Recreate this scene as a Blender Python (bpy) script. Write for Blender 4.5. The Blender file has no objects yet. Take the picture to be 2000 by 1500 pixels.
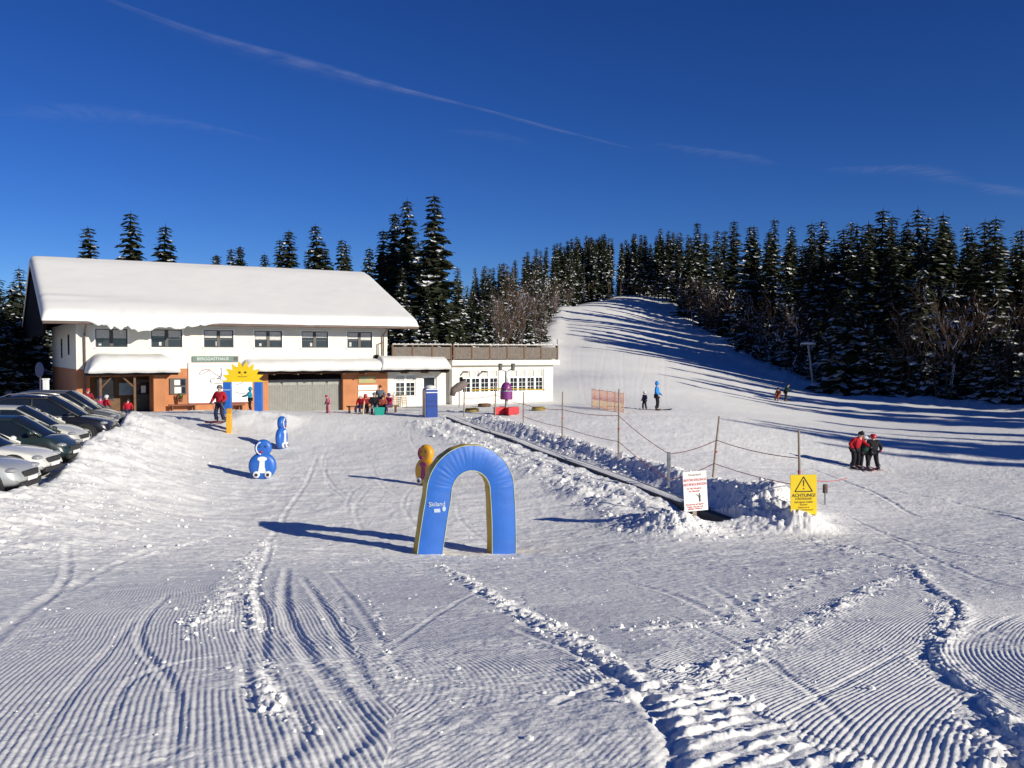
import bpy, bmesh, math, random
import numpy as np
from mathutils import Vector, Matrix
R = math.radians
SC = bpy.context.scene
COL = SC.collection

# ---------------------------------------------------------------- camera
FPX, PITCH = 1800.0, R(1.909)
cam = bpy.data.objects.new('camera', bpy.data.cameras.new('camera')); COL.objects.link(cam)
cam.data.sensor_width = 36.0; cam.data.lens = 36.0 * FPX / 2000.0
cam.data.clip_start = 0.1; cam.data.clip_end = 60000
cam.location = (0, 0, 0); cam.rotation_euler = (R(90) - PITCH, 0, 0)
SC.camera = cam
# ---------------------------------------------------------------- sky, sun, exposure
SUN_EL, SUN_DIR = R(20.0), Vector((0.82, -0.57, 0)).normalized()
W = bpy.data.worlds.new("World"); SC.world = W; W.use_nodes = True
nt = W.node_tree; bgn = nt.nodes['Background']
sky = nt.nodes.new('ShaderNodeTexSky'); sky.sky_type = 'NISHITA'; sky.sun_disc = False
sky.sun_elevation = SUN_EL; sky.sun_rotation = math.atan2(SUN_DIR.x, SUN_DIR.y)
sky.altitude = 2500; sky.air_density = 1.0; sky.dust_density = 0.05; sky.ozone_density = 6.0
hs = nt.nodes.new('ShaderNodeHueSaturation'); hs.inputs['Saturation'].default_value = 1.13; hs.inputs['Value'].default_value = 1.0; hs.inputs['Hue'].default_value = .513
nt.links.new(sky.outputs[0], hs.inputs['Color']); gm = nt.nodes.new('ShaderNodeGamma'); gm.inputs[1].default_value = 1.15
nt.links.new(hs.outputs[0], gm.inputs[0]); nt.links.new(gm.outputs[0], bgn.inputs['Color']); bgn.inputs['Strength'].default_value = 0.056
sun = bpy.data.objects.new('sun', bpy.data.lights.new('sun', 'SUN')); COL.objects.link(sun)
sun.data.energy = 4.7; sun.data.angle = R(0.6); sun.data.color = (1.0, 0.93, 0.78)
sdir = Vector((SUN_DIR.x * math.cos(SUN_EL), SUN_DIR.y * math.cos(SUN_EL), math.sin(SUN_EL)))
sun.rotation_euler = (-sdir).to_track_quat('-Z', 'Y').to_euler(); sun.location = sdir * 60
SC.view_settings.view_transform = 'Standard'; SC.view_settings.look = 'None'
SC.view_settings.exposure = 0.23; SC.view_settings.gamma = 1.0
SC.cycles.max_bounces = 6; SC.cycles.transparent_max_bounces = 16

# ---------------------------------------------------------------- helpers
def tag(o, label=None, cat=None, group=None, kind=None):
    if label: o['label'] = label
    if cat: o['category'] = cat
    if group: o['group'] = group
    if kind: o['kind'] = kind
    return o
def empty(name, loc=(0, 0, 0), rz=0.0, label=None, cat=None, group=None, parent=None):
    o = bpy.data.objects.new(name, None); COL.objects.link(o)
    o.location = loc; o.rotation_euler = (0, 0, rz); o.empty_display_size = 0.2
    if parent: o.parent = parent
    return tag(o, label, cat, group)
def copy_tree(o, parent=None):
    c = o.copy(); COL.objects.link(c); c.parent = parent
    for ch in list(o.children): copy_tree(ch, c)
    return c
def mesh_from(name, V, F, mats, mi=None, smooth=False):
    me = bpy.data.meshes.new(name); me.from_pydata([tuple(v) for v in V], [], F)
    for m in mats: me.materials.append(m)
    if mi is not None: me.polygons.foreach_set('material_index', mi)
    if smooth: me.polygons.foreach_set('use_smooth', [True] * len(me.polygons))
    me.update(); return me
def link(name, me, parent=None, loc=None):
    o = bpy.data.objects.new(name, me); COL.objects.link(o)
    if parent: o.parent = parent
    if loc is not None: o.location = loc
    return o
class MB:
    def __init__(s): s.V = []; s.F = []; s.I = []; s.m = 0
    def add(s, V, F):
        b = len(s.V); s.V += [tuple(v) for v in V]; s.F += [tuple(b + i for i in f) for f in F]; s.I += [s.m] * len(F); return s
    def box(s, x0, x1, y0, y1, z0, z1, rz=0, piv=None):
        V = [(x, y, z) for x in (x0, x1) for y in (y0, y1) for z in (z0, z1)]
        if rz:
            px, py = piv if piv else ((x0 + x1) / 2, (y0 + y1) / 2); c, q = math.cos(rz), math.sin(rz)
            V = [(px + (x - px) * c - (y - py) * q, py + (x - px) * q + (y - py) * c, z) for x, y, z in V]
        return s.add(V, [(0, 1, 3, 2), (4, 6, 7, 5), (0, 4, 5, 1), (2, 3, 7, 6), (0, 2, 6, 4), (1, 5, 7, 3)])
    def tube(s, P, Rr, n=8, cap=True):
        P = [Vector(p) for p in P]
        if not hasattr(Rr, '__len__'): Rr = [Rr] * len(P)
        V = []; F = []; ref = None
        for i, p in enumerate(P):
            t = (P[min(i + 1, len(P) - 1)] - P[max(i - 1, 0)]).normalized()
            if ref is None:
                ref = t.cross(Vector((0, 0, 1)) if abs(t.z) < .9 else Vector((1, 0, 0))).normalized()
            ref = (ref - t * ref.dot(t)).normalized(); b = t.cross(ref)
            for k in range(n):
                a = 2 * math.pi * k / n; V.append(p + (ref * math.cos(a) + b * math.sin(a)) * Rr[i])
        for i in range(len(P) - 1):
            for k in range(n):
                F.append((i * n + k, i * n + (k + 1) % n, (i + 1) * n + (k + 1) % n, (i + 1) * n + k))
        if cap: F.append(tuple(range(n))[::-1]); F.append(tuple((len(P) - 1) * n + k for k in range(n)))
        return s.add(V, F)
    def lathe(s, prof, n=24, org=(0, 0, 0)):
        V = []; F = []; o = Vector(org)
        for r, z in prof:
            for k in range(n):
                a = 2 * math.pi * k / n; V.append(o + Vector((r * math.cos(a), r * math.sin(a), z)))
        for i in range(len(prof) - 1):
            for k in range(n):
                F.append((i * n + k, i * n + (k + 1) % n, (i + 1) * n + (k + 1) % n, (i + 1) * n + k))
        F.append(tuple(range(n))[::-1]); F.append(tuple((len(prof) - 1) * n + k for k in range(n)))
        return s.add(V, F)
    def prism(s, poly, y0, y1):          # polygon in x-z, thickness along y
        n = len(poly); V = [(x, y0, z) for x, z in poly] + [(x, y1, z) for x, z in poly]
        F = [tuple(range(n)), tuple(range(2 * n - 1, n - 1, -1))] + [(i, i + n, (i + 1) % n + n, (i + 1) % n) for i in range(n)]
        return s.add(V, F)
    def ell(s, c, r, nu=12, nv=8):
        V = []; F = []
        for j in range(nv + 1):
            t = math.pi * j / nv
            for i in range(nu):
                a = 2 * math.pi * i / nu
                V.append((c[0] + r[0] * math.sin(t) * math.cos(a), c[1] + r[1] * math.sin(t) * math.sin(a), c[2] + r[2] * math.cos(t)))
        for j in range(nv):
            for i in range(nu): F.append((j * nu + i, (j + 1) * nu + i, (j + 1) * nu + (i + 1) % nu, j * nu + (i + 1) % nu))
        return s.add(V, F)
    def build(s, name, mats, parent=None, smooth=False, bevel=0, loc=None):
        if not isinstance(mats, (list, tuple)): mats = [mats]
        me = mesh_from(name, s.V, s.F, mats, s.I, smooth)
        bm = bmesh.new(); bm.from_mesh(me); bmesh.ops.recalc_face_normals(bm, faces=bm.faces); bm.to_mesh(me); bm.free()
        o = link(name, me, parent, loc)
        if bevel:
            b = o.modifiers.new('bevel', 'BEVEL'); b.width = bevel; b.segments = 2; b.limit_method = 'ANGLE'
        return o
# ---- noise
_rs = np.random.RandomState(7); _T = _rs.rand(256, 256)
def vn(x, y):
    x = np.asarray(x, float); y = np.asarray(y, float)
    xi = np.floor(x).astype(np.int64); yi = np.floor(y).astype(np.int64); fx = x - xi; fy = y - yi
    fx = fx * fx * (3 - 2 * fx); fy = fy * fy * (3 - 2 * fy)
    a, b, c, d = xi & 255, (xi + 1) & 255, yi & 255, (yi + 1) & 255
    return (_T[a, c] * (1 - fx) + _T[b, c] * fx) * (1 - fy) + (_T[a, d] * (1 - fx) + _T[b, d] * fx) * fy
def fbm(x, y, o=4, ox=0.0):
    s = 0; A = 1.0; t = 0
    for k in range(o):
        s = s + A * (vn(x * 2 ** k + 17.3 * k + ox, y * 2 ** k + 9.1 * k + ox) - .5); t += A; A *= .5
    return s / t * 2      # about -1..1
def sst(a, b, x):
    t = np.clip((x - a) / (b - a), 0, 1); return t * t * (3 - 2 * t)
# ---- pixel of the 2000x1500 photograph at forward distance Y -> point in the place
def pt(px, py, Y):
    u = (px - 1000) / FPX; v = (750 - py) / FPX
    t = Y / (math.cos(PITCH) + v * math.sin(PITCH))
    return Vector((u * t, Y, t * (v * math.cos(PITCH) - math.sin(PITCH))))

# ---------------------------------------------------------------- terrain (large shape)
CP = [(0,1500,3.6),(500,1500,3.65),(1000,1500,3.7),(1500,1500,3.7),(2000,1500,3.75),(0,1300,6.),(1000,1300,6.05),(2000,1300,6.1),
 (-300,1170,10),(300,1175,10),(1000,1174,10),(1600,1172,10),(2300,1165,10),(300,1112,14.5),(1000,1115,14.5),(1700,1107,14.5),
 (800,1080,20),(1000,1082,20.6),(1300,1055,21.4),(1600,1045,22.5),(2000,1040,22),(0,1090,15),(0,1020,19),(150,1000,22),(300,1000,24.5),(500,1010,25.5),
 (515,935,32.6),(550,877,39.5),(428,826,44.4),(300,900,34),(260,850,39.5),(830,950,31),(700,980,28),(700,890,38),(700,840,45),(850,813,50.5),(700,808,52),
 (988,811,51.5),(150,808,50),(283,803,52),(475,812,46),(620,803,57),(-300,790,60),(200,760,90),(600,760,90),(885,790,61.5),(1085,785,65),
 (1390,975,27),(1450,1029,23.6),(1317,977,27.6),(1221,941,31.3),(1050,877,39),(925,835,46),
 (1280,801,58),(1400,850,48),(1500,880,45),(1690,918,43),(1850,890,48),(2000,870,52),(2000,960,34),(1750,1000,28),(2300,800,85),(1155,797,57),
 (1100,730,85),(1200,740,78),(1200,690,115),(1200,640,165),(1200,600,215),(1220,577,245),(1100,600,205),(1090,640,160),(1125,597,228),(1170,587,240),(1080,618,230),(1075,680,120),
 (1350,640,200),(1440,690,150),(1560,745,115),(1680,778,100),(1800,782,92),(2000,800,85),(1350,700,135),(1500,780,85),(1400,745,95),(1650,830,66),(1900,820,72),
 (1320,592,240),(1220,590,300),(900,700,100),(1000,640,170),(700,690,150),(300,700,150),(-300,720,150),(1700,690,165),(2200,720,150),(2500,780,80),(600,650,300),(1500,600,300),(2200,650,300),
 (-150,880,30),(-100,960,22),(-300,1000,20),(-100,830,42),(2300,900,45)]
PW = [tuple(pt(*c)) for c in CP] + [(0, 0, -1.6), (-8, 0, -1.65), (8, 0, -1.6), (0, -10, -1.4), (-25, -5, -1.9), (25, -5, -1.9), (-60, 20, -3.4), (60, 20, -5), (0, -40, -1), (-80, 60, -3.6), (90, 60, -5)]
PW = np.array(PW)
def _U(r2): return r2 * np.log(r2 + 1e-9)
def _tps():
    n = len(PW); XY = PW[:, :2] / 50.0
    d2 = ((XY[:, None] - XY[None]) ** 2).sum(-1); K = _U(d2) + np.eye(n) * 2e-4
    P = np.c_[np.ones(n), XY]; A = np.zeros((n + 3, n + 3)); A[:n, :n] = K; A[:n, n:] = P; A[n:, :n] = P.T
    return np.linalg.solve(A, np.r_[PW[:, 2], 0, 0, 0])
_W = _tps()
def macro(X, Y):
    X = np.atleast_1d(np.asarray(X, float)); Y = np.atleast_1d(np.asarray(Y, float)); sh = X.shape
    x = np.clip(X.ravel(), -130, 150) / 50; y = np.clip(Y.ravel(), -40, 310) / 50; out = np.empty_like(x)
    for a in range(0, len(x), 100000):
        b = a + 100000; q = _W[-3] + _W[-2] * x[a:b] + _W[-1] * y[a:b]
        for k in range(len(PW)):
            q = q + _W[k] * _U((x[a:b] - PW[k, 0] / 50) ** 2 + (y[a:b] - PW[k, 1] / 50) ** 2)
        out[a:b] = q
    return out.reshape(sh)
_MY = 2.0 * 1.0022 ** np.arange(2350)
def G(px, py, f=None):
    """where the line of sight through a pixel of the photograph meets the ground"""
    u = (px - 1000) / FPX; v = (750 - py) / FPX; t = _MY / (math.cos(PITCH) + v * math.sin(PITCH))
    z = t * (v * math.cos(PITCH) - math.sin(PITCH)); h = (f or macro)(u * t, _MY)
    k = np.argmax(z < h)
    if k == 0: k = 1 if z[0] < h[0] else len(_MY) - 1
    return np.array([u * t[k], _MY[k]])
def GP(L): return np.array([G(*p[:2]) for p in L])
def pdist(X, Y, P, mar):
    """indices near polyline P, distance, side (+ right of travel), 0..1 along"""
    x0, y0 = P.min(0) - mar; x1, y1 = P.max(0) + mar
    idx = np.nonzero((X > x0) & (X < x1) & (Y > y0) & (Y < y1))[0]
    x = X[idx]; y = Y[idx]; best = np.full(len(idx), 1e9); sd = np.zeros(len(idx)); tt = np.zeros(len(idx))
    L = np.r_[0, np.cumsum(np.hypot(*np.diff(P, axis=0).T))]
    for i in range(len(P) - 1):
        a = P[i]; d = P[i + 1] - a; l2 = d @ d
        t = np.clip(((x - a[0]) * d[0] + (y - a[1]) * d[1]) / l2, 0, 1)
        ex = x - a[0] - t * d[0]; ey = y - a[1] - t * d[1]; q = np.hypot(ex, ey); m = q < best
        best[m] = q[m]; sd[m] = np.sign(ex * d[1] - ey * d[0])[m]; tt[m] = ((L[i] + t * math.sqrt(l2)) / L[-1])[m]
    return idx, best, sd, tt
def smooth_poly(P, n=6):
    P = np.array(P, float); Q = []
    E = np.vstack([2 * P[0] - P[1], P, 2 * P[-1] - P[-2]])
    for i in range(1, len(E) - 2):
        for k in range(n):
            t = k / n; a, b, c, d = E[i - 1], E[i], E[i + 1], E[i + 2]
            Q.append(.5 * ((2 * b) + (-a + c) * t + (2 * a - 5 * b + 4 * c - d) * t * t + (-a + 3 * b - 3 * c + d) * t ** 3))
    Q.append(P[-1]); return np.array(Q)
def inpoly(X, Y, P):
    c = np.zeros(len(X), bool); n = len(P)
    for i in range(n):
        (x1, y1), (x2, y2) = P[i], P[(i + 1) % n]
        if y1 == y2: continue
        m = ((y1 > Y) != (y2 > Y)) & (X < (x2 - x1) * (Y - y1) / (y2 - y1) + x1); c ^= m
    return c
# ---- named lines on the ground
CARPET = smooth_poly(np.array([[pt(*p).x, pt(*p).y] for p in [(1450,1029,23.6),(1317,977,27.6),(1221,941,31.3),(1135,911,34.9),(1050,877,39),(1000,860,41.8),(925,835,46),(880,817,49.6)]]), 4)
CARBANK = smooth_poly(np.array([[pt(*p).x, pt(*p).y] for p in [(-330,1130,15),(-120,1045,17),(0,985,19.8),(72,930,21.6),(130,893,24.3),(165,866,28),(185,848,32),(240,828,36),(268,812,42)]]), 4)
FOREST = np.array([[52, 60], [47, 85], [41, 93], [38, 101], [36, 116], [36.7, 150], [39, 200], [42, 246]])
SLOPE_L = np.array([[1.5, 72.], [3.8, 100], [5.0, 130], [7.5, 165], [11.5, 207], [20, 240]])
RUTS = [([(530,1060),(500,1140),(515,1200),(510,1270),(530,1330),(575,1390),(590,1440),(530,1500),(480,1560)], .05, .045),
        ([(560,1110),(555,1180),(590,1260),(640,1330),(705,1400),(700,1450),(640,1490),(600,1540)], .055, .05),
        ([(590,1130),(625,1180),(660,1240),(700,1310),(735,1370)], .045, .035),
        ([(480,1180),(485,1250),(480,1330),(500,1400),(540,1440)], .04, .03),
        ([(640,1120),(690,1180),(750,1260),(800,1330)], .04, .018),
        ([(330,1500),(345,1400),(330,1330),(275,1260),(285,1210),(330,1160)], .035, .03),
        ([(1080,1375),(1130,1350),(1195,1330)], .03, .03),
        ([(1000,1225),(1060,1250),(1130,1275),(1190,1310),(1290,1400),(1310,1500),(1320,1600)], .05, .05),
        ([(1215,1140),(1320,1165),(1435,1215)], .06, .025), ([(1380,1145),(1440,1180),(1490,1225)], .05, .02),
        ([(620,890),(595,950),(555,1010),(520,1060)], .07, .04), ([(130,1060),(128,1130),(60,1190),(-40,1270)], .06, .045),
        ([(0,1210),(150,1140),(260,1085),(400,1060)], .07, .03), ([(1600,985),(1700,1030),(1850,1075),(2050,1110)], .06, .03),
        ([(1640,1000),(1760,1060),(1900,1130),(2050,1160)], .05, .022), ([(1560,1050),(1680,1075),(1790,1100)], .06, .03),
        ([(1620,940),(1750,960),(1900,990),(2050,1015)], .08, .075), ([(1640,950),(1780,985),(1950,1005),(2080,1040)], .07, .075),
        ([(1890,1060),(1950,1065),(2060,1080)], .06, .04), ([(1440,860),(1560,905),(1700,960),(1800,1010)], .08, .075),
        ([(1130,830),(1250,865),(1400,905),(1600,940),(2050,990)], .12, .075), ([(1200,820),(1400,870),(1600,905),(2050,945)], .12, .075)]
for k in range(16):                      # faint ski lines down the slope and across the flat
    a = 1110 + 13 * k
    RUTS.append(([(1140 + 9 * k, 585), (a - 6 + (k * 37) % 17, 680), (a - 10 + (k * 53) % 29, 790), (a + 30 + (k * 29) % 60, 830)], .14, .005 + .006 * (k % 3)))
for k in range(14):
    x0 = 560 + (k * 83) % 420; y0 = 835 + (k * 37) % 160
    RUTS.append(([(x0, y0), (x0 - 45 + (k * 31) % 70, y0 + 35), (x0 - 60 + (k * 71) % 160, y0 + 80)], .06, .02))
RUTS += [([(40,1500),(120,1380),(230,1250),(300,1180)], .035, .018), ([(200,1420),(260,1330),(380,1290),(470,1280)], .03, .02), ([(560,1300),(640,1292),(700,1285)], .03, .02), ([(1300,1200),(1420,1250),(1560,1330),(1700,1480)], .03, .014), ([(1500,1440),(1650,1330),(1800,1260)], .03, .014), ([(1890,1250),(1990,1200)], .03, .015), ([(740,1280),(860,1200),(960,1150)], .03, .014)]
RUTS = [(smooth_poly(GP(p), 5), w, d) for p, w, d in RUTS]
CLUMPS = [([(525,1055),(480,1105),(445,1165),(400,1240)], .20, .055), ([(860,1110),(930,1150),(1000,1195),(1100,1240),(1185,1290)], .11, .07),
          ([(1185,1290),(1240,1320),(1280,1370)], .26, .07), ([(1350,1330),(1450,1282),(1575,1217),(1680,1165),(1750,1130)], .16, .05),
          ([(1230,1240),(1330,1220),(1420,1215),(1500,1170),(1650,1110)], .20, .03), ([(700,1170),(735,1195),(760,1300),(810,1330)], .04, .010),
          ([(1540,1055),(1600,1060),(1700,1085)], .5, .05), ([(430,1310),(520,1325),(520,1400)], .04, .015),
          ([(520,1290),(530,1350),(560,1400),(640,1440)], .06, .030), ([(500,1120),(490,1180),(505,1230)], .06, .05),
          ([(1940,1420),(1970,1470),(2030,1530)], .22, .09), ([(1830,1180),(1850,1210),(1830,1260)], .10, .05),
          ([(1700,1110),(1770,1110),(1800,1140)], .2, .05), ([(840,1075),(880,1085),(1010,1090)], .12, .04)]
CLUMPS = [(smooth_poly(GP(p), 4), w, d) for p, w, d in CLUMPS]
EDGE_G = smooth_poly(GP([(1775,1110),(1825,1160),(1872,1190),(1858,1228),(1818,1262),(1822,1300),(1878,1342),(1930,1400),(1985,1480),(2040,1600)]), 5)
EDGE_E = smooth_poly(GP([(860,1125),(1000,1205),(1185,1305),(1240,1350),(1300,1440),(1315,1500),(1330,1600)]), 5)
ZA = GP([(-900,1650),(-900,1330),(0,1262),(130,1200),(250,1128),(330,1100),(620,1100),(690,1250),(755,1385),(745,1450),(700,1650)])
ZC = GP([(660,1140),(860,1125),(1000,1205),(1190,1305),(1190,1330),(1000,1378),(765,1402),(700,1260)])
ZD = GP([(765,1402),(1000,1378),(1190,1330),(1300,1440),(1310,1650),(720,1650)])
ZF = GP([(1255,1290),(1420,1220),(1700,1130),(1780,1130),(1855,1190),(1805,1265),(1825,1320),(1950,1480),(2000,1650),(1720,1650),(1600,1470),(1420,1360),(1300,1330)])
ZH = GP([(1885,1150),(2300,1130),(2700,1300),(2700,1650),(2050,1650),(1985,1480),(1930,1400),(1835,1295),(1872,1230)])
ZU = GP([(1010,1165),(1200,1130),(1400,1200),(1240,1280),(1100,1235)])
ZL = GP([(1250,1335),(1400,1335),(1560,1425),(1720,1490),(1650,1650),(1330,1650),(1300,1440)])
CARH = .92
MOUND = pt(505, 800, 46.2)
PITCHC = 0.036
_ct = np.linspace(0, 1, len(CARPET)); _cz = np.polyfit(_ct, macro(CARPET[:, 0], CARPET[:, 1]), 3)
def height(X, Y):
    """ground height with every bank, rut, groove and lump"""
    X = np.atleast_1d(np.asarray(X, float)).ravel(); Y = np.atleast_1d(np.asarray(Y, float)).ravel()
    z = macro(X, Y)
    near = sst(60, 20, Y)
    amp = .03 + .05 * sst(20, 40, Y) * sst(60, 45, Y)
    z = z + .05 * fbm(X * .35, Y * .35, 3)
    # scraped, skied-on snow of the middle ground
    mid = sst(11, 17, Y) * sst(70, 50, Y)
    z += mid * (.028 * fbm(X * 1.7, Y * 3.2, 4, 3.) + .022 * np.maximum(fbm(X * 4.5, Y * 6.5, 3, 8.), 0))
    lft = sst(-2, -9, X) * sst(9, 14, Y) * sst(48, 30, Y)
    z += lft * (.055 * np.maximum(fbm(X * 1.6, Y * 2.4, 4, 5.), -.15) + .03 * fbm(X * .9 + Y * .5, Y * 2.8, 3, 2.))
    # groomed stripes
    q = np.nonzero((Y > 2) & (Y < 17) & (np.abs(X) < 14))[0]
    rough = np.ones(len(X)) * .008; rough[Y > 20] = .004
    if len(q):
        x = X[q]; y = Y[q]; A = np.zeros(len(q)); ph = np.zeros(len(q))
        wz = .035 * fbm(x * .45, y * .45, 2, 4.) + .007 * fbm(x * 3, y * 3, 2, 1.)
        a = (np.array([1.0, .33]) / math.hypot(1, .33)); pa = x * a[0] + y * a[1]
        xo, yo = x, y; jx = .10 * fbm(x * 2.2, y * 2.2, 3, 12.); jy = .22 * fbm(x * 2.2, y * 2.2, 3, 15.); xj, yj = x + jx, y + jy
        m = inpoly(xj, yj, ZA); bend = sst(-1.6, -.6, x) * sst(5.4, 4.2, y)
        ph[m] = (pa + wz + .03 * bend * (y - 4.8) + .018 * np.sin(y * 2.1 + x))[m]; A[m] = 1
        m = inpoly(xj, yj, ZC) | inpoly(xj, yj, ZD) | inpoly(xj, yj, ZU); c_ = np.array([1.0, .52]) / math.hypot(1, .52); rr = x * c_[0] + y * c_[1] + .16 * np.maximum(6.6 - y, 0) ** 2
        ph[m] = (rr + wz)[m]; A[m] = 1.05; A[inpoly(xj, yj, ZD)] = .4
        m = inpoly(xj, yj, ZF); b = (np.array([1.0, -.67]) / math.hypot(1, .67)); ph[m] = (x * b[0] + y * b[1] + wz + .025 * np.sin(y * 1.7))[m]; A[m] = 1
        m = inpoly(xj, yj, ZH); ph[m] = (np.hypot(x - 9, y - 4.0) + wz)[m]; A[m] = 1
        brk = sst(-.45, .05, fbm(x * 1.3, y * 1.3, 4, 6.)); fade = sst(15.5, 9, y)
        rp = .5 + .5 * np.sin(ph / PITCHC * 2 * math.pi)
        z[q] += A * (.22 + .78 * brk) * fade * .0053 * rp ** .8 + .0045 * A * (1 - brk * .6) * fbm(x * 26, y * 26, 2, 3.)
        rough[q] = np.where(A > .6, .0022 + .006 * (1 - brk), .010)
        m = np.nonzero(inpoly(xj, yj, ZL))[0]                      # cleat bars pressed by the groomer track
        if len(m):
            xx, yy = x[m], y[m]; pp = (xx * .62 - yy * .78) + .05 * fbm(xx * 4, yy * 4, 3)
            al = xx * .78 + yy * .62
            br = np.maximum(0, np.sin(pp / .145 * 2 * math.pi)) ** .7 * sst(-.55, .1, fbm(xx * 2.4 + 3, yy * 2.4, 3, 9.)) 
            z[q[m]] += .018 * br * (1 + .5 * fbm(xx * 9, yy * 9, 3, 4.)) + .016 * fbm(xx * 18, yy * 18, 3) * (.4 + br) - .004
            rough[q[m]] = .010
    for P, w, d in RUTS:
        i, ds, sd, t = pdist(X, Y, P, 3.2 * w)
        if not len(i): continue
        ww = w * (1 + .25 * fbm(X[i] * 5, Y[i] * 5, 2)); e = np.sin(np.clip(t, 0, 1) * math.pi) ** .3
        z[i] += e * d * .36 * (-np.exp(-(ds / ww) ** 2) + .55 * np.exp(-((ds - 1.7 * ww) / (.6 * ww)) ** 2) * (.6 + .6 * fbm(X[i] * 8, Y[i] * 8, 2, 5.)))
    for P, w, d in CLUMPS:
        i, ds, sd, t = pdist(X, Y, P, 3 * w)
        if not len(i): continue
        f = np.exp(-(ds / w) ** 2) * sst(0, .06, t) * sst(1, .94, t); s = .45 / w * .16 + 7
        z[i] += f * d * .5 * (.45 + 1.5 * np.maximum(fbm(X[i] * s, Y[i] * s, 4, 2.), -.3)); rough[i] += .012 * f
    i, ds, sd, t = pdist(X, Y, EDGE_G, .5)
    if len(i):
        g = fbm(X[i] * 6, Y[i] * 6, 4, 8.); dd = ds + .05 * fbm(X[i] * 4, Y[i] * 4, 3, 2.)
        z[i] += .016 * np.exp(-((dd - .07) / .07) ** 2) * (sd < 0) * (1 + g) - .020 * np.exp(-(dd / .10) ** 2) * np.maximum(g + .35, 0) * (sd >= 0) + .03 * np.exp(-(ds / .14) ** 2) * np.maximum(fbm(X[i] * 12, Y[i] * 12, 3, 4.), 0)
    i, ds, sd, t = pdist(X, Y, EDGE_E, .5)
    if len(i): z[i] -= .011 * np.exp(-((ds + .03 * fbm(X[i] * 5, Y[i] * 5, 3)) / .05) ** 2) * sst(0, .1, t) * np.clip(.55 + fbm(X[i] * 3, Y[i] * 3, 3, 5.), 0, 1.2)
    # banks beside the conveyor
    i, ds, sd, t = pdist(X, Y, CARPET, 5)
    if len(i):
        x, y = X[i], Y[i]; s = ds * sd; n = fbm(x * 1.1, y * 1.1, 4, 3.); n2 = np.abs(fbm(x * 2.6, y * 2.6, 3, 7.))
        en = sst(0, .05, t) * sst(1, .93, t)
        hr = (.50 - .24 * t) * (1 + .35 * n); rb = hr * np.exp(-((s - 1.55) / .58) ** 2) + .12 * np.exp(-((s - 2.6) / .8) ** 2)
        en2 = sst(-.0, .03, t) * sst(1, .93, t)
        left = (.17 + .06 * n) * np.exp(-((s + 1.15 + .3 * n) / .5) ** 2) + .20 * np.exp(-((s + 2.3) / .6) ** 2) * (.5 + .8 * n)
        left *= .85 + .45 * (t < .25)
        tr = -.06 * np.exp(-(s / .5) ** 4)
        lump = .8 * (np.exp(-((s - 1.3) / .9) ** 2) + .75 * np.exp(-((s + 1.9) / 1.1) ** 2)) * (.17 * n2 + .09 * np.maximum(fbm(x * 5, y * 5, 3, 1.), 0))
        lump *= sst(.4, .75, ds)
        dip = 1 - .25 * np.exp(-((t - .55) / .22) ** 2) * (s < 0); dip = dip * np.where(s < 0, .25 + .75 * sst(.03, .2, t), 1.); left *= dip; lump *= dip
        z[i] += en2 * (rb + tr + lump) + en * left
        f = np.exp(-((s + .15) / .75) ** 4) * sst(0, .02, t) * sst(1, .97, t)
        z[i] = z[i] * (1 - f) + f * (np.polyval(_cz, t) - .035 + (s < 0) * (.055 + .11 * fbm(x * 1.3, y * 1.3, 3, 6.)) * sst(.05, .16, t) + (.12 * n2 + .05 * n) * sst(.22, .6, ds) - .30 * sst(.17, .04, t) * (s < .1))
        rough[i] += .015 * np.exp(-(s / 2.5) ** 2)
    # shovelled heaps at the lower end of the conveyor
    for cx, cy, hh, rr in ((4.15, 22.7, .34, .8), (6.6, 24.4, .5, 1.2), (7.2, 23.4, .22, .8), (3.6, 23.6, .22, 1.1), (7.35, 22.9, .25, .5)):
        d = np.hypot(X - cx, Y - cy); m = np.nonzero(d < 3 * rr)[0]
        if len(m):
            f = np.exp(-(d[m] / rr) ** 2); z[m] += f * (hh + .18 * np.abs(fbm(X[m] * 3, Y[m] * 3, 4, 2.)) + .05 * fbm(X[m] * 9, Y[m] * 9, 2)); rough[m] += .015 * f
    # ploughed bank along the parking
    i, ds, sd, t = pdist(X, Y, CARBANK, 4)
    if len(i):
        x, y = X[i], Y[i]; s = ds * sd; n = fbm(x * .9, y * .9, 4, 1.)
        z[i] += np.where(s > 0, np.exp(-(s / 2.2) ** 2), np.exp(-(s / .5) ** 2)) * (CARH * (.52 + .48 * sst(.25, .55, t)) * (1 + .28 * n)) * sst(0, .15, t) * sst(1, .9, t) \
            + .10 * np.exp(-(s / 2.4) ** 2) * np.maximum(fbm(x * 1.8, y * 1.8, 4, 4.), -.1) * sst(45, 36, y)
        rough[i] += .012 * np.exp(-(s / 2) ** 2)
    # parking surface behind the bank is ploughed lower
    sP = 0
    # snow heap in front of the sun gate
    dx = X - MOUND.x; dy = Y - (MOUND.y - 1.0)
    z += (.25 + .10 * fbm(X * 1.3, Y * 1.3, 3)) * sst(2.3, .9, np.abs(dx - .25)) * sst(2.6, .4, np.abs(dy - .3))
    z += .30 * np.exp(-((X - .2) / 3.) ** 2 - ((Y - 64.5) / 1.) ** 2) * 0
    # rolled edges of the piste and drifts under the forest
    i, ds, sd, t = pdist(X, Y, SLOPE_L, 8)
    if len(i): z[i] += (.35 + .25 * fbm(X[i] * .3, Y[i] * .3, 2)) * np.exp(-(ds / 1.6) ** 2) * sst(0, .12, t) * sst(.9, .55, t)
    i, ds, sd, t = pdist(X, Y, FOREST, 9)
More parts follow.
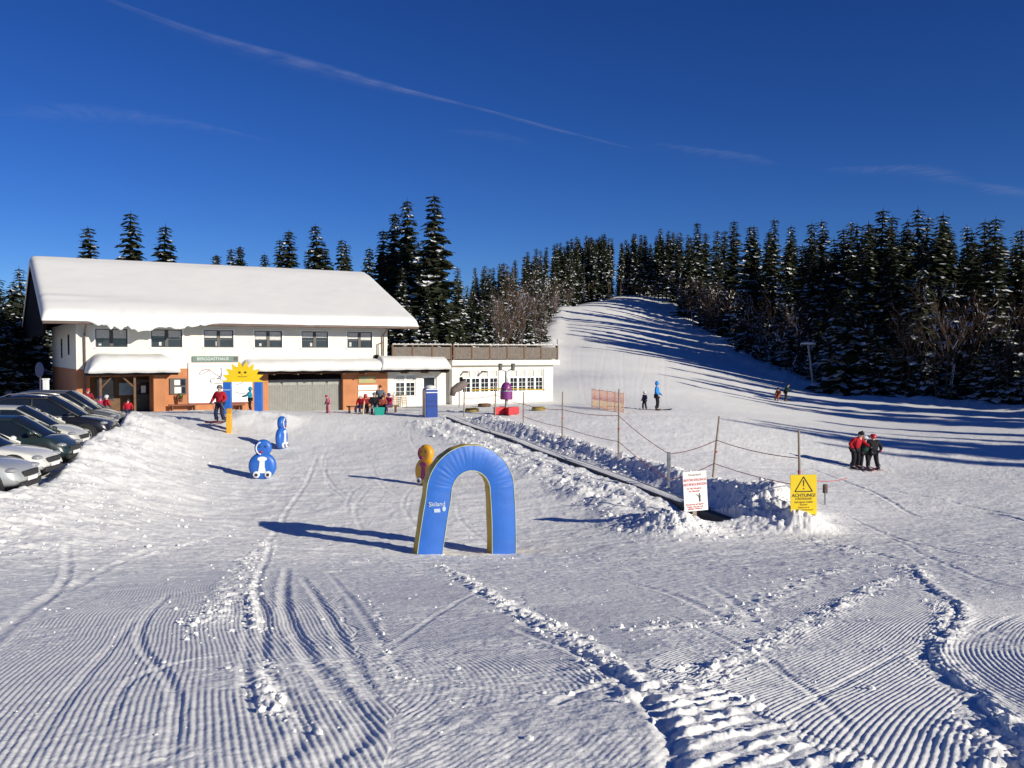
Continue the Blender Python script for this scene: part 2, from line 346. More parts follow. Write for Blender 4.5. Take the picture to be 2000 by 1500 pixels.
    if len(i): z[i] += (.45 + .4 * fbm(X[i] * .35, Y[i] * .35, 3)) * np.exp(-((ds - .5) / 2.2) ** 2) + .25 * np.maximum(fbm(X[i] * .9, Y[i] * .9, 3, 5.), 0) * np.exp(-(ds / 4) ** 2)
    z += rough * fbm(X * 11, Y * 11, 4, 2.) * sst(55, 25, Y)
    # gentle waves on the slope
    z += sst(70, 95, Y) * .12 * fbm(X * .12, Y * .2, 3, 9.)
    return z
def gz(x, y): return float(height([x], [y])[0])
def GO(px, py):
    """ground point seen at a pixel"""
    p = G(px, py, height_fast); return Vector((p[0], p[1], gz(p[0], p[1])))
def height_fast(X, Y): return height(X, Y)
# ---------------------------------------------------------------- materials
MATS = {}
def mat(name, c, rough=.6, var=0., scale=8., bump=0., bscale=40., metal=0., spec=.5, c2=None, stripes=None, coat=0.):
    """procedural paint / fabric / plaster: base colour with noise variation, optional second colour, optional bump"""
    if name in MATS: return MATS[name]
    m = bpy.data.materials.new(name); m.use_nodes = True; n = m.node_tree; b = n.nodes['Principled BSDF']; L = n.links
    b.inputs['Base Color'].default_value = (*c, 1); b.inputs['Roughness'].default_value = rough; b.inputs['Metallic'].default_value = metal
    b.inputs['Specular IOR Level'].default_value = spec; b.inputs['Coat Weight'].default_value = coat
    tc = n.nodes.new('ShaderNodeTexCoord')
    if var or c2:
        no = n.nodes.new('ShaderNodeTexNoise'); no.inputs['Scale'].default_value = scale; no.inputs['Detail'].default_value = 5
        L.new(tc.outputs['Object'], no.inputs['Vector'])
        mp = n.nodes.new('ShaderNodeMapRange'); mp.inputs[1].default_value = .3; mp.inputs[2].default_value = .7
        L.new(no.outputs['Fac'], mp.inputs[0])
        mx = n.nodes.new('ShaderNodeMix'); mx.data_type = 'RGBA'
        q = c2 or tuple(k * (1 - var) for k in c)
        mx.inputs[6].default_value = (*c, 1); mx.inputs[7].default_value = (*q, 1)
        L.new(mp.outputs[0], mx.inputs[0]); L.new(mx.outputs[2], b.inputs['Base Color'])
        if stripes:
            ax, per, dark = stripes
            sx = n.nodes.new('ShaderNodeSeparateXYZ'); L.new(tc.outputs['Object'], sx.inputs[0])
            md = n.nodes.new('ShaderNodeMath'); md.operation = 'PINGPONG'; md.inputs[1].default_value = per / 2; L.new(sx.outputs[ax], md.inputs[0])
            gt = n.nodes.new('ShaderNodeMath'); gt.operation = 'LESS_THAN'; gt.inputs[1].default_value = per * .07; L.new(md.outputs[0], gt.inputs[0])
            m2 = n.nodes.new('ShaderNodeMix'); m2.data_type = 'RGBA'; m2.inputs[7].default_value = (*[k * dark for k in c], 1)
            L.new(gt.outputs[0], m2.inputs[0]); L.new(mx.outputs[2], m2.inputs[6]); L.new(m2.outputs[2], b.inputs['Base Color'])
    if bump:
        nb = n.nodes.new('ShaderNodeTexNoise'); nb.inputs['Scale'].default_value = bscale; nb.inputs['Detail'].default_value = 6
        L.new(tc.outputs['Object'], nb.inputs['Vector'])
        bp = n.nodes.new('ShaderNodeBump'); bp.inputs['Strength'].default_value = bump; bp.inputs['Distance'].default_value = .02
        L.new(nb.outputs['Fac'], bp.inputs['Height']); L.new(bp.outputs[0], b.inputs['Normal'])
    MATS[name] = m; return m
def snow_mat(name, bumps, col=(.85, .85, .84), lum=.0):
    m = bpy.data.materials.new(name); m.use_nodes = True; n = m.node_tree; b = n.nodes['Principled BSDF']; L = n.links
    b.inputs['Roughness'].default_value = .75; b.inputs['Specular IOR Level'].default_value = .25
    tc = n.nodes.new('ShaderNodeTexCoord')
    no = n.nodes.new('ShaderNodeTexNoise'); no.inputs['Scale'].default_value = .7; no.inputs['Detail'].default_value = 7; L.new(tc.outputs['Object'], no.inputs['Vector'])
    mx = n.nodes.new('ShaderNodeMix'); mx.data_type = 'RGBA'; mx.inputs[6].default_value = (*col, 1); mx.inputs[7].default_value = (*[k * .93 for k in col], 1)
    L.new(no.outputs['Fac'], mx.inputs[0]); L.new(mx.outputs[2], b.inputs['Base Color'])
    prev = None
    for sc, st, di in bumps:
        nb = n.nodes.new('ShaderNodeTexNoise'); nb.inputs['Scale'].default_value = sc; nb.inputs['Detail'].default_value = 5; L.new(tc.outputs['Object'], nb.inputs['Vector'])
        bp = n.nodes.new('ShaderNodeBump'); bp.inputs['Strength'].default_value = st; bp.inputs['Distance'].default_value = di
        L.new(nb.outputs['Fac'], bp.inputs['Height'])
        if prev: L.new(prev.outputs[0], bp.inputs['Normal'])
        prev = bp
    L.new(prev.outputs[0], b.inputs['Normal']); MATS[name] = m; return m
SNOW = snow_mat('snow', [(1.6, .35, .08), (9, .4, .03), (70, .55, .006)])
SNOW_SOFT = snow_mat('roof_snow', [(1.2, .25, .06), (14, .2, .01)], (.72, .72, .71))
# ---------------------------------------------------------------- the snow-covered ground: one sheet to the horizon
def ground():
    ys = [-40, -25, -14, -8, -4, -1, 1, 2.0, 2.6]; y = 2.9
    while y < 330:
        h = float(np.interp(y, [3, 6, 10, 20, 45, 80, 150, 330], [1.6, 2.0, 2.7, 4.4, 3.4, 2.6, 3, 5]))
        ys.append(y); y += min(2.0, max(.0085, .46 * y * y / (900 * h)))
    while y < 6000: ys.append(y); y *= 1.25
    ys = np.array(ys)
    c = np.linspace(-.62, .62, 1450); out = .62 + .012 * 1.045 ** np.arange(1, 75).cumsum().astype(float) ** .0 * np.arange(1, 75) ** 1.35 * .6
    out = out[out < 4.2]; cols = np.r_[-out[::-1], c, out]
    wd = np.where(ys > 2, ys + 1.5, 3.5 + (2 - ys))
    X = wd[:, None] * cols[None]; Y = np.repeat(ys[:, None], len(cols), 1)
    Z = height(X.ravel(), Y.ravel())
    nr, nc = X.shape; co = np.empty((nr * nc, 3), np.float32); co[:, 0] = X.ravel(); co[:, 1] = Y.ravel(); co[:, 2] = Z
    me = bpy.data.meshes.new('snow_ground'); me.vertices.add(nr * nc); me.vertices.foreach_set('co', co.ravel())
    i = (np.arange(nr - 1)[:, None] * nc + np.arange(nc - 1)[None]).ravel()
    q = np.stack([i, i + 1, i + nc + 1, i + nc], 1).astype(np.int32); nq = len(q)
    me.loops.add(nq * 4); me.loops.foreach_set('vertex_index', q.ravel())
    me.polygons.add(nq); me.polygons.foreach_set('loop_start', np.arange(0, nq * 4, 4, dtype=np.int32))
    me.polygons.foreach_set('use_smooth', np.ones(nq, bool)); me.update(calc_edges=True)
    me.materials.append(SNOW); tag(link('snow_ground', me), kind='structure')
    print('ground', nr, nc, nr * nc)
ground()
# ---------------------------------------------------------------- the ski lodge
P1 = Vector((-21.06, 52.0)); DV = Vector((.857, .515)).normalized(); NV = Vector((-DV.y, DV.x)); S0 = -3.2; ZB = -3.6
YAW = math.atan2(DV.y, DV.x)
LC = Vector((P1.x + S0 * DV.x, P1.y + S0 * DV.y, ZB))         # front left corner of the facade
def FL(px, py, t=0.0):
    """local (x, z) on the plane t metres behind the facade seen at a pixel"""
    u = (px - 1000) / FPX; v = (750 - py) / FPX; k = math.cos(PITCH) + v * math.sin(PITCH)
    ox, oy = P1.x + NV.x * t, P1.y + NV.y * t; ue = u / k
    s = (ue * oy - ox) / (DV.x - ue * DV.y); Y = oy + s * DV.y
    return s - S0, pt(px, py, Y).z - ZB
WHITE = mat('white_plaster', (.78, .745, .65), .85, .12, .7, .3, 30)
ORANGE = mat('orange_plaster', (.50, .205, .09), .85, .22, 1.5, .3, 30)
DARKW = mat('dark_timber', (.010, .008, .009), .95, .4, 3, .4, 30, spec=.05)
GREYW = mat('weathered_timber', (.20, .165, .14), .85, .35, 5, .5, 40, stripes=(0, .13, .5))
BROWN = mat('brown_timber', (.16, .085, .04), .75, .35, 4, .4, 40)
DOORG = mat('grey_boarding', (.27, .27, .25), .8, .18, 3, .3, 30, stripes=(0, .16, .6))
FRAMED = mat('dark_window_frame', (.07, .06, .06), .5, .2, 5)
FRAMEW = mat('white_paint', (.82, .82, .80), .45, .05, 5)
GLASS = mat('window_glass', (.025, .03, .04), .06, spec=.9, var=.3, scale=2)
CURT = mat('curtain', (.62, .62, .60), .8, .25, 9, stripes=(0, .09, .6))
METAL = mat('galvanised_metal', (.40, .41, .42), .4, .2, 6, metal=.7)
COPPER = mat('brown_downpipe', (.17, .12, .10), .45, .3, 4, metal=.3)
SIGNG = mat('green_sign_board', (.12, .19, .17), .5, .15, 6)
SIGNW = mat('white_sign_board', (.82, .81, .79), .5, .05, 4)
def text(name, s, size, m, parent, loc, rot=(R(90), 0, 0), ext=.003, sx=1.0, align='CENTER'):
    cu = bpy.data.curves.new(name, 'FONT'); cu.body = s; cu.size = size; cu.extrude = ext; cu.align_x = align; cu.align_y = 'CENTER'; cu.offset = size * .012
    o = bpy.data.objects.new(name, cu); COL.objects.link(o); bpy.context.view_layer.update()
    me = bpy.data.meshes.new_from_object(o.evaluated_get(bpy.context.evaluated_depsgraph_get())); bpy.data.objects.remove(o)
    me.materials.clear(); me.materials.append(m); q = link(name, me, parent); q.location = loc; q.rotation_euler = rot; q.scale = (sx, 1, 1); return q

lodge = empty('ski_lodge', LC, YAW, 'long two storey white and orange lodge with a thick snow covered gable roof', 'building')
L_, D_ = 15.15 - S0, 15.0; EZ = 5.35
xg0, xg1 = FL(524, 770)[0], FL(670, 770)[0]; xp0, xp1 = FL(176, 780)[0], FL(300, 780)[0]; zo = 2.72; zg = 2.35
# walls: a shell of 0.3 m walls with real openings for windows, garage and porch
wins = [(186, 249), (295, 356), (398, 456), (497, 551), (589, 641), (678, 727)]
WX = [(FL(a, 660)[0], FL(b, 660)[0]) for a, b in wins]; WZ0, WZ1 = FL(325, 678.5)[1], FL(325, 643.5)[1]
mb = MB()
mb.box(0, L_, 0, .3, WZ1, EZ); mb.box(0, L_, 0, .3, zo, WZ0)
xs = [0] + [v for w in WX for v in w] + [L_]
for a, b in zip(xs[0::2], xs[1::2]): mb.box(a, b, 0, .3, WZ0, WZ1)
mb.box(L_ - .3, L_, .3, D_, 0, EZ); mb.box(0, L_, D_ - .3, D_, 0, EZ)
mb.box(0, .3, .3, D_ - .3, zo, EZ)
mb.build('wall', WHITE, lodge)
mb = MB(); mb.box(0, .3, .3, D_ - .3, -1, zo - .003)
for a, b in ((0, xp0), (xp1, xg0), (xg1, L_ - .003)): mb.box(a, b, -.012, .3, -1, zo - .003)
mb.box(xp0, xp1, -.012, .3, 2.3, zo - .003); mb.box(xg0, xg1, -.012, .3, zg, zo - .003)
mb.build('base_wall', ORANGE, lodge)
# dark timber gables (closed, standing out under the roof overhang)
RX0, RX1, RT0, RT1, RTM = -1.70, 19.95, -1.2, 16.2, 7.5; ZE, ZR = 5.35, 9.1
def roofz(t, e=0): return ZE + (ZR - ZE) * (1 - abs(t - RTM) / (RTM - RT0)) + e
def gable(x0, x1, zb, m):
    P = [(RT0 + .25, roofz(RT0 + .25, -.17)), (RTM, roofz(RTM, -.20)), (RT1 - .25, roofz(RT1 - .25, -.17)), (RT1 - .25, zb), (RT0 + 1.6, zb)]
    V = [(x, y, z) for x in (x0, x1) for y, z in P]; n = len(P)
    MB().add(V, [tuple(range(n)), tuple(range(2 * n - 1, n - 1, -1))] + [(i, i + n, (i + 1) % n + n, (i + 1) % n) for i in range(n)]).build('gable', m, lodge)
gable(RX0 + .10, RX0 + .24, 4.6, DARKW)
gable(.01, .29, EZ + .003, DARKW); gable(L_ - .28, L_ + .06, EZ + .003, DARKW)
# roof deck
m2 = MB(); P = [(RT0, ZE), (RTM, ZR), (RT1, ZE), (RT1, ZE - .16), (RTM, ZR - .18), (RT0, ZE - .16)]
V = [(x, y, z) for x in (RX0, RX1) for y, z in P]; n = 6
m2.add(V, [tuple(range(n)), tuple(range(2 * n - 1, n - 1, -1))] + [(i, i + n, (i + 1) % n + n, (i + 1) % n) for i in range(n)])
roof = m2.build('roof', DARKW, lodge)
# snow on the roof: a thick rounded blanket, sagging over the front eave on the left
nx, ny = 220, 90; xs = np.linspace(RX0 - .05, RX1 + .05, nx); ts = np.r_[np.linspace(RT0 - .12, RTM, ny - 30), np.linspace(RTM + .3, RT1 + .1, 30)]
XX, TT = np.meshgrid(xs, ts, indexing='ij'); u = np.minimum(XX - xs[0], xs[-1] - XX); w = np.minimum(TT - ts[0], ts[-1] - TT)
th = .44 * (1 - np.exp(-np.maximum(u, 0) / .09)) * (1 - np.exp(-np.maximum(w, 0) / .09)) + .035 * fbm(XX * .35, TT * .5, 3)
th = th * (1 - .25 * np.exp(-((TT - RTM) / .7) ** 2)) + .06
front = np.exp(-((TT - RT0) / 1.1) ** 2); sag = sst(.3, 1.7, XX) * sst(7.6, 4.4, XX)
ZT = ZE + (ZR - ZE) * (1 - np.abs(TT - RTM) / (RTM - RT0)) + th
lob = np.abs(fbm(XX[:, :1] * 1.5, XX[:, :1] * 0 + 2, 3, 4.)) * 1.25
fr = np.clip(1 - (TT - RT0 + .12) / .55, 0, 1)
TT2 = TT - fr * sag * (.30 + .3 * lob) + fr * .05 * fbm(XX * 1.2, TT * 0 + 1, 3)
ZT -= fr ** 1.2 * sag * (.30 + .55 * lob) * .75 + fr * (1 - sag) * .04 * fbm(XX * 1.5, TT * 0, 2, 3.)
rip = np.exp(-((TT - RT0 - 1.9) / .35) ** 2) * sst(4, -1, XX); ZT += .07 * rip + .10 * np.exp(-((TT - RT0 - 1.0) / .8) ** 2) * sst(13, 2, XX)
V = [(a, b, c) for a, b, c in zip(XX.ravel(), TT2.ravel(), ZT.ravel())]; nb = len(V)
bot = ZE + (ZR - ZE) * (1 - np.abs(TT - RTM) / (RTM - RT0)) + .004 - fr * sag * (.30 + .5 * lob) * .8
V += [(a, b, min(c, d - .02)) for a, b, c, d in zip(XX.ravel(), TT2.ravel(), bot.ravel(), ZT.ravel())]
F = []; NT = len(ts)
for i in range(nx - 1):
    for j in range(NT - 1):
        k = i * NT + j; F.append((k, k + NT, k + NT + 1, k + 1)); F.append((nb + k, nb + k + 1, nb + k + NT + 1, nb + k + NT))
for i in range(nx - 1):
    for j in (0, NT - 1): k = i * NT + j; F.append((k, k + NT, nb + k + NT, nb + k))
for j in range(NT - 1):
    for i in (0, nx - 1): k = i * NT + j; F.append((k, k + 1, nb + k + 1, nb + k))
m2 = MB(); m2.add(V, F); m2.build('roof_snow', SNOW_SOFT, roof, smooth=True)
# upper windows
for k, (a, b) in enumerate(WX):
    f = MB(); w = .055; c = (a + b) / 2; zt, zb = WZ1, WZ0
    f.box(a, b, .06, .14, zt - w, zt); f.box(a, b, .06, .14, zb, zb + w); f.box(a, a + w, .06, .14, zb + w, zt - w); f.box(b - w, b, .06, .14, zb + w, zt - w); f.box(c - .09, c + .09, .055, .14, zb + w, zt - w)
    f.box(a + w, c - .09, .08, .12, zb + .45, zb + .48); f.box(c + .09, b - w, .08, .12, zb + .45, zb + .48)
    wi = f.build('window', FRAMED, lodge)
    MB().box(a + w, b - w, .10, .11, zb + w, zt - w).build('pane', GLASS, wi)
    cd = .50 + .07 * ((k * 5) % 3); MB().box(a + w, c - .1, .088, .094, zb + cd, zt - w).build('curtain', CURT, wi); MB().box(c + .1, b - w, .088, .094, zb + cd - .06 * (k % 2), zt - w).build('curtain', CURT, wi); lx = a + w + .12 + .13 * ((k * 7) % 5); MB().box(lx, lx + .14, .088, .094, zb + .1, zb + .26 + .05 * (k % 3)).build('window_ornament', CURT, wi)
    MB().box(a - .06, b + .06, -.07, .06, zb - .07, zb).build('sill', FRAMEW, wi)
    tr = MB()
    tr.box(a - .09, b + .09, -.018, 0, zt, zt + .08); tr.box(a - .09, a, -.018, 0, zb, zt); tr.box(b, b + .09, -.018, 0, zb, zt); tr.build('surround', FRAMEW, wi)
for (y0, y1, z0, z1) in ((3.4, 4.2, 3.5, 4.7), (7.6, 8.4, 3.3, 4.5)):
    wi = MB().box(-.02, .04, y0, y1, z0, z1).build('window', FRAMED, lodge); MB().box(-.026, -.021, y0 + .08, y1 - .08, z0 + .08, z1 - .08).build('pane', GLASS, wi)
# garage
g = MB().box(xg0, xg1, .38, .46, -.6, zg - .38).build('garage_door', DOORG, lodge)
q = MB(); n = 5; wq = (xg1 - xg0) / n
for k in range(n): q.box(xg0 + k * wq + .06, xg0 + (k + 1) * wq - .06, .35, .378, 1.62, 1.88)
q.build('light_strip', mat('dusty_glass', (.33, .34, .31), .35, .3, 3), g)
MB().box(xg0, xg1, .40, .5, zg - .38, zg).build('recess_shade', DARKW, lodge)  # near-black strip above the door, painted shade at the top of the recess
# porch recess with dark timber, shop window and door
q = MB(); q.box(xp0, xp1, 1.6, 1.75, -.6, 2.3); q.box(xp0 - .15, xp0, .3, 1.6, -.6, 2.3); q.box(xp1, xp1 + .15, .3, 1.6, -.6, 2.3); q.box(xp0, xp1, .3, 1.75, 2.3, 2.4); q.build('porch', BROWN, lodge)
dx0, dx1 = FL(263, 780, .5)[0], FL(300, 780, .5)[0]
d = MB().box(dx0, dx1 - .06, .5, .56, -.3, 2.1).build('door', mat('dark_green_door', (.07, .075, .055), .5, .3, 5, stripes=(0, .2, .6)), lodge)
MB().box(dx0 + .35, dx0 + .6, .485, .498, 1.35, 1.75).build('notice', SIGNW, d)
MB().box(dx0 + .12, dx1 - .2, .488, .499, 1.25, 1.95).build('pane', GLASS, d)
MB().tube([(dx0 + .12, .44, .95), (dx0 + .25, .44, .95)], .02).build('handle', METAL, d)
q = MB(); q.box(xp0 + .5, xp0 + 1.45, 1.55, 1.59, .9, 2.15); sw = q.build('window', FRAMED, lodge); MB().box(xp0 + .56, xp0 + 1.39, 1.535, 1.549, .96, 2.1).build('pane', GLASS, sw)
MB().box(xp0 + 1.7, xp0 + 2.5, 1.5, 1.59, 1.2, 1.9).build('poster', mat('pale_blue_poster', (.30, .42, .50), .6, .3, 3), lodge)
px0, px1 = FL(300, 780, -1.3)[0], FL(326, 780, -1.3)[0]
MB().box(px0, px0 + .62, -1.35, -.015, -.6, 2.42).build('pier', ORANGE, lodge)
q = MB(); q.box(xp0 + .3, xp0 + .42, -1.5, -1.38, -.6, 2.42); q.box(dx0 - .35, dx0 - .23, -1.5, -1.38, -.6, 2.42)
q.tube([(dx0 - .29, -1.44, 1.7), (dx0 - 1.0, -1.44, 2.4)], .05, 6); q.tube([(xp0 + .36, -1.44, 1.7), (xp0 + 1.0, -1.44, 2.4)], .05, 6); q.build('porch_post', BROWN, lodge)
# canopy over the porch with its deep cushion of snow
def snow_cushion(name, x0, x1, y0, y1, z0, h, parent, back=0, ends=.5, nx=80, ny=26, seed=1., power=.5):
    xs = np.linspace(x0, x1, nx); ys = np.linspace(y0, y1, ny); XX, YY = np.meshgrid(xs, ys, indexing='ij')
    u = np.minimum(XX - x0, x1 - XX) / ends; wv = (YY - y0) / (y1 - y0)
    e = np.clip(u, 0, 1); e = np.sqrt(np.clip(1 - (1 - e) ** 2, 0, 1)) ** 1.2
    f = np.clip(wv / .45, 0, 1); f = np.sqrt(np.clip(1 - (1 - f) ** 2, 0, 1))
    Zt = z0 + .03 + h * e * (.25 + .75 * f) * (1 + back * wv) + .05 * fbm(XX * .8, YY * 1.2, 3, seed) * e
    Zt = np.where(wv <= 0.001, z0 + .1 + .3 * h * e, Zt)
    YY2 = YY + .06 * fbm(XX * 1.4, YY * 0, 3, seed) * (1 - wv)
    V = list(zip(XX.ravel(), YY2.ravel(), Zt.ravel())); nb = len(V); V += [(a, b, z0 - .03 * abs(math.sin(a * 2.3))) for a, b in zip(XX.ravel(), YY2.ravel())]
    F = []
    for i in range(nx - 1):
        for j in range(ny - 1):
            k = i * ny + j; F += [(k, k + ny, k + ny + 1, k + 1), (nb + k, nb + k + 1, nb + k + ny + 1, nb + k + ny)]
        for j in (0, ny - 1): k = i * ny + j; F.append((k, k + ny, nb + k + ny, nb + k))
    for j in range(ny - 1):
        for i in (0, nx - 1): k = i * ny + j; F.append((k, k + 1, nb + k + 1, nb + k))
    m = MB(); m.add(V, F); return m.build(name, SNOW_SOFT, parent, smooth=True)
ca0, ca1 = FL(172, 720, -1.9)[0], FL(352, 720, -1.9)[0]
zc = FL(260, 733, -1.9)[1]
cn = MB().box(ca0 + .05, ca1 - .1, -1.9, -.02, zc, zc + .14).build('canopy', DARKW, lodge)
snow_cushion('canopy_snow', ca0, ca1, -1.98, -.02, zc + .15, .88, cn, .12, .8)
# long canopy over the garage, running on to the annex
cb0, cb1 = FL(478, 725, -1.2)[0], FL(880, 718, -1.2)[0]; zc2 = 2.40
cn = MB().box(cb0, cb1 - .05, -1.15, -.02, zc2, zc2 + .14).build('canopy', DARKW, lodge)
for k in range(12): MB().box(cb0 + .3 + k * 1.45, cb0 + .4 + k * 1.45, -1.05, -.02, zc2 - .1, zc2 - .003).build('rafter', BROWN, cn)
snow_cushion('canopy_snow', cb0, FL(760, 718, -1.2)[0], -1.25, -.02, zc2 + .145, .52, cn, .35, .5, 160, 20, 3.)
snow_cushion('canopy_snow', FL(745, 718, -1.2)[0], cb1, -1.30, .9, zc2 + .16, .80, cn, .10, .25, 90, 20, 5.)
# gutter pipes, lamp, bench
q = MB(); q.tube([(.42, -.9, 5.2), (.42, -.15, 4.7), (.42, -.12, 3.4), (.42, -.12, .2)], .05); q.build('downpipe', COPPER, lodge)
q = MB(); q.tube([(L_ - .35, -.9, 5.2), (L_ - .35, -.15, 4.8), (L_ - .35, -.12, 2.9)], .05); q.tube([(L_ - .35, -.12, 4.3), (L_ - .7, -.12, 4.2), (L_ - .7, -.12, 3.5)], .035); q.build('downpipe', COPPER, lodge)
MB().tube([(RX0, RT0 - .06, ZE - .13), (RX1, RT0 - .06, ZE - .13)], .07).build('gutter', COPPER, lodge)
MB().box(FL(731, 670)[0], FL(737, 670)[0], -.25, -.02, 3.15, 3.5).build('wall_lamp', DARKW, lodge)
vx, vz = FL(348, 765); vw = FL(364, 765)[0] - vx
# display case left of the big board
q = MB().box(FL(331, 755)[0], FL(364, 755)[0], -.10, -.015, FL(345, 770)[1], FL(345, 739)[1]); dc = tag(q.build('display_case', FRAMED), 'dark framed glass notice case on the orange wall left of the piste map', 'notice case')
dc.location = LC; dc.rotation_euler = (0, 0, YAW)
for a, b, c, d_ in ((340, 351, 742, 752), (340, 353, 756, 768)):
    MB().box(FL(a, 755)[0], FL(b, 755)[0], -.112, -.101, FL(345, d_)[1], FL(345, c)[1]).build('paper', SIGNW, dc)
for k in range(2):
    MB().box(FL(352 if k == 0 else 353, 755)[0], FL(361, 755)[0], -.110, -.101, FL(345, (753, 768)[k])[1], FL(345, (741, 756)[k])[1]).build('pane', GLASS, dc)
def onwall(name, x0, x1, y0, y1, z0, z1, m, label, cat, group=None):
    o = MB().box(x0, x1, y0, y1, z0, z1).build(name, m); o.location = LC; o.rotation_euler = (0, 0, YAW); return tag(o, label, cat, group)
# the green name board
a, b = FL(375, 701)[0], FL(465, 701)[0]; zt, zb = FL(420, 695.5)[1], FL(420, 706.5)[1]
sg = onwall('name_board', a, b, -.09, -.02, zb, zt, SIGNG, 'long dark green board with pale lettering above the piste map', 'sign')
text('lettering', 'BERGGASTHAUS', .24, mat('pale_green_lettering', (.50, .58, .54), .6), sg, ((a * .56 + b * .44), -.093, (zt + zb) / 2), sx=1.02)
MB().box(b - .28, b - .06, -.098, -.091, zb + .07, zt - .05).build('emblem', FRAMED, sg)
# big piste map
a, b = FL(369, 750)[0], FL(492, 750)[0]; zt, zb = FL(420, 710)[1], FL(420, 786)[1]
pm = onwall('piste_map', a, b, -.075, -.015, zb, zt, SIGNW, 'big white piste map board with black trail lines on the orange wall', 'sign')
RED = mat('faded_red', (.62, .16, .13), .6); BLK = mat('grey_ink', (.13, .13, .15), .6); PINK = mat('pale_pink', (.72, .50, .47), .6); BLUEI = mat('blue_ink', (.25, .25, .50), .6)
q = MB(); q.box(a + .12, b - .1, -.078, -.076, zt - .16, zt - .10); q.box(a + .12, b - .1, -.078, -.076, zt - .36, zt - .28); q.build('heading', PINK, pm)
def ln(P, r): return [(FL(x, y)[0], -.078, FL(x, y)[1]) for x, y in P], r
for P in ([(388,730),(393,724),(402,722),(410,723),(419,730),(425,734),(431,736)], [(388,730),(394,731),(401,727),(408,724)], [(409,745),(412,740),(421,738),(428,740),(437,744)], [(409,745),(414,748),(425,749),(436,748)], [(430,737),(424,741),(433,728)], [(460,752),(472,748),(480,742)], [(458,765),(470,769),(484,767)]): MB().tube(*ln(P, .02), n=4).build('trail_line', BLK, pm)
for P in ([(431,718),(432,734),(429,740)], [(410,741),(411,746)]): MB().tube(*ln(P, .03), n=4).build('blue_line', BLUEI, pm)
for k, yy in enumerate((750, 755, 760, 765, 769, 773, 777, 781)):
    q = MB()
    for j in range(9 if k % 2 else 6): x0 = FL(376 + j * 4.6, yy)[0]; q.box(x0, x0 + (.10 if k else .2), -.078, -.076, FL(376, yy)[1] - .008, FL(376, yy)[1] + .012)
    q.build('small_print', mat('pale_ink', (.42, .43, .44), .6), pm)
MB().box(a - .05, a - .002, -.08, -.015, zb, zt).build('frame', PINK, pm); MB().box(a - .05, b, -.08, -.015, zt + .002, zt + .05).build('frame', PINK, pm)
q = MB(); q.box(a, b, -.085, -.074, zb - .08, zb - .002); q.build('frame', mat('brick_red_board', (.30, .10, .07), .7), pm)
# small boards right of the garage
for (x0, x1, y0, y1, lab) in ((699, 736, 752, 762, 'upper of the two small white boards on the orange wall by the annex'), (699, 736, 764, 775, 'lower of the two small white boards on the orange wall by the annex')):
    a, b = FL(x0, 760)[0], FL(x1, 760)[0]; z0, z1 = FL(717, y1)[1], FL(717, y0)[1]
    o = onwall('wall_board', a, b, -.06, -.015, z0, z1, SIGNW, lab, 'sign')
    MB().box(a + .08, b - .08, -.064, -.061, (z0 + z1) / 2 - .04, (z0 + z1) / 2 + .05).build('print', PINK if y0 < 760 else mat('pale_ink', (.42, .43, .44), .6), o)
a, b = FL(700, 740)[0], FL(733, 740)[0]
o = onwall('banner', a, b, -.05, -.015, FL(717, 748)[1], FL(717, 735)[1], mat('faded_green_banner', (.25, .33, .20), .7, .4, 2, c2=(.5, .33, .12)), 'faded green banner under the canopy above the small white boards', 'banner')
# bench against the orange wall
def bench(px0, px1, lab):
    a, b = FL(px0, 795, -.5)[0], FL(px1, 795, -.5)[0]; r = empty('bench', LC, YAW, lab, 'bench')
    g0 = gz(LC.x + DV.x * (a + b) / 2, LC.y + DV.y * (a + b) / 2) - ZB - .05
    MB().box(a, b, -.62, -.28, g0 + .36, g0 + .43).build('seat', mat('red_brown_timber', (.22, .07, .04), .7, .3, 6), r)
    for x in (a + .15, b - .2): MB().box(x, x + .06, -.6, -.16, g0, g0 + .359).build('leg', BROWN, r)
bench(330, 386, 'red brown bench against the orange wall under the notice case')
bench(447, 478, 'short dark bench under the right half of the piste map')
def pot(px, py, lab):
    x, z = FL(px, py, -.4); r = empty('potted_plant', (LC.x + DV.x * x + NV.x * -.4, LC.y + DV.y * x + NV.y * -.4, gz(LC.x + DV.x * x, LC.y + DV.y * x) + .5), 0, lab, 'plant')
    MB().lathe([(.08, 0), (.13, .2), (.14, .2), (.12, .19)], 12).build('pot', BROWN, r)
    q = MB(); rr = random.Random(int(px))
    for k in range(40):
        a = rr.random() * 6.28; h = .2 + rr.random() * .3; q.add([(0, 0, .18), (.14 * math.cos(a), .14 * math.sin(a), h), (.14 * math.cos(a + .4), .14 * math.sin(a + .4), h + .05)], [(0, 1, 2)])
    q.build('leaves', mat('dull_green_leaf', (.06, .10, .04), .7), r)
pot(353, 785, 'small dark green potted plant under the notice case')

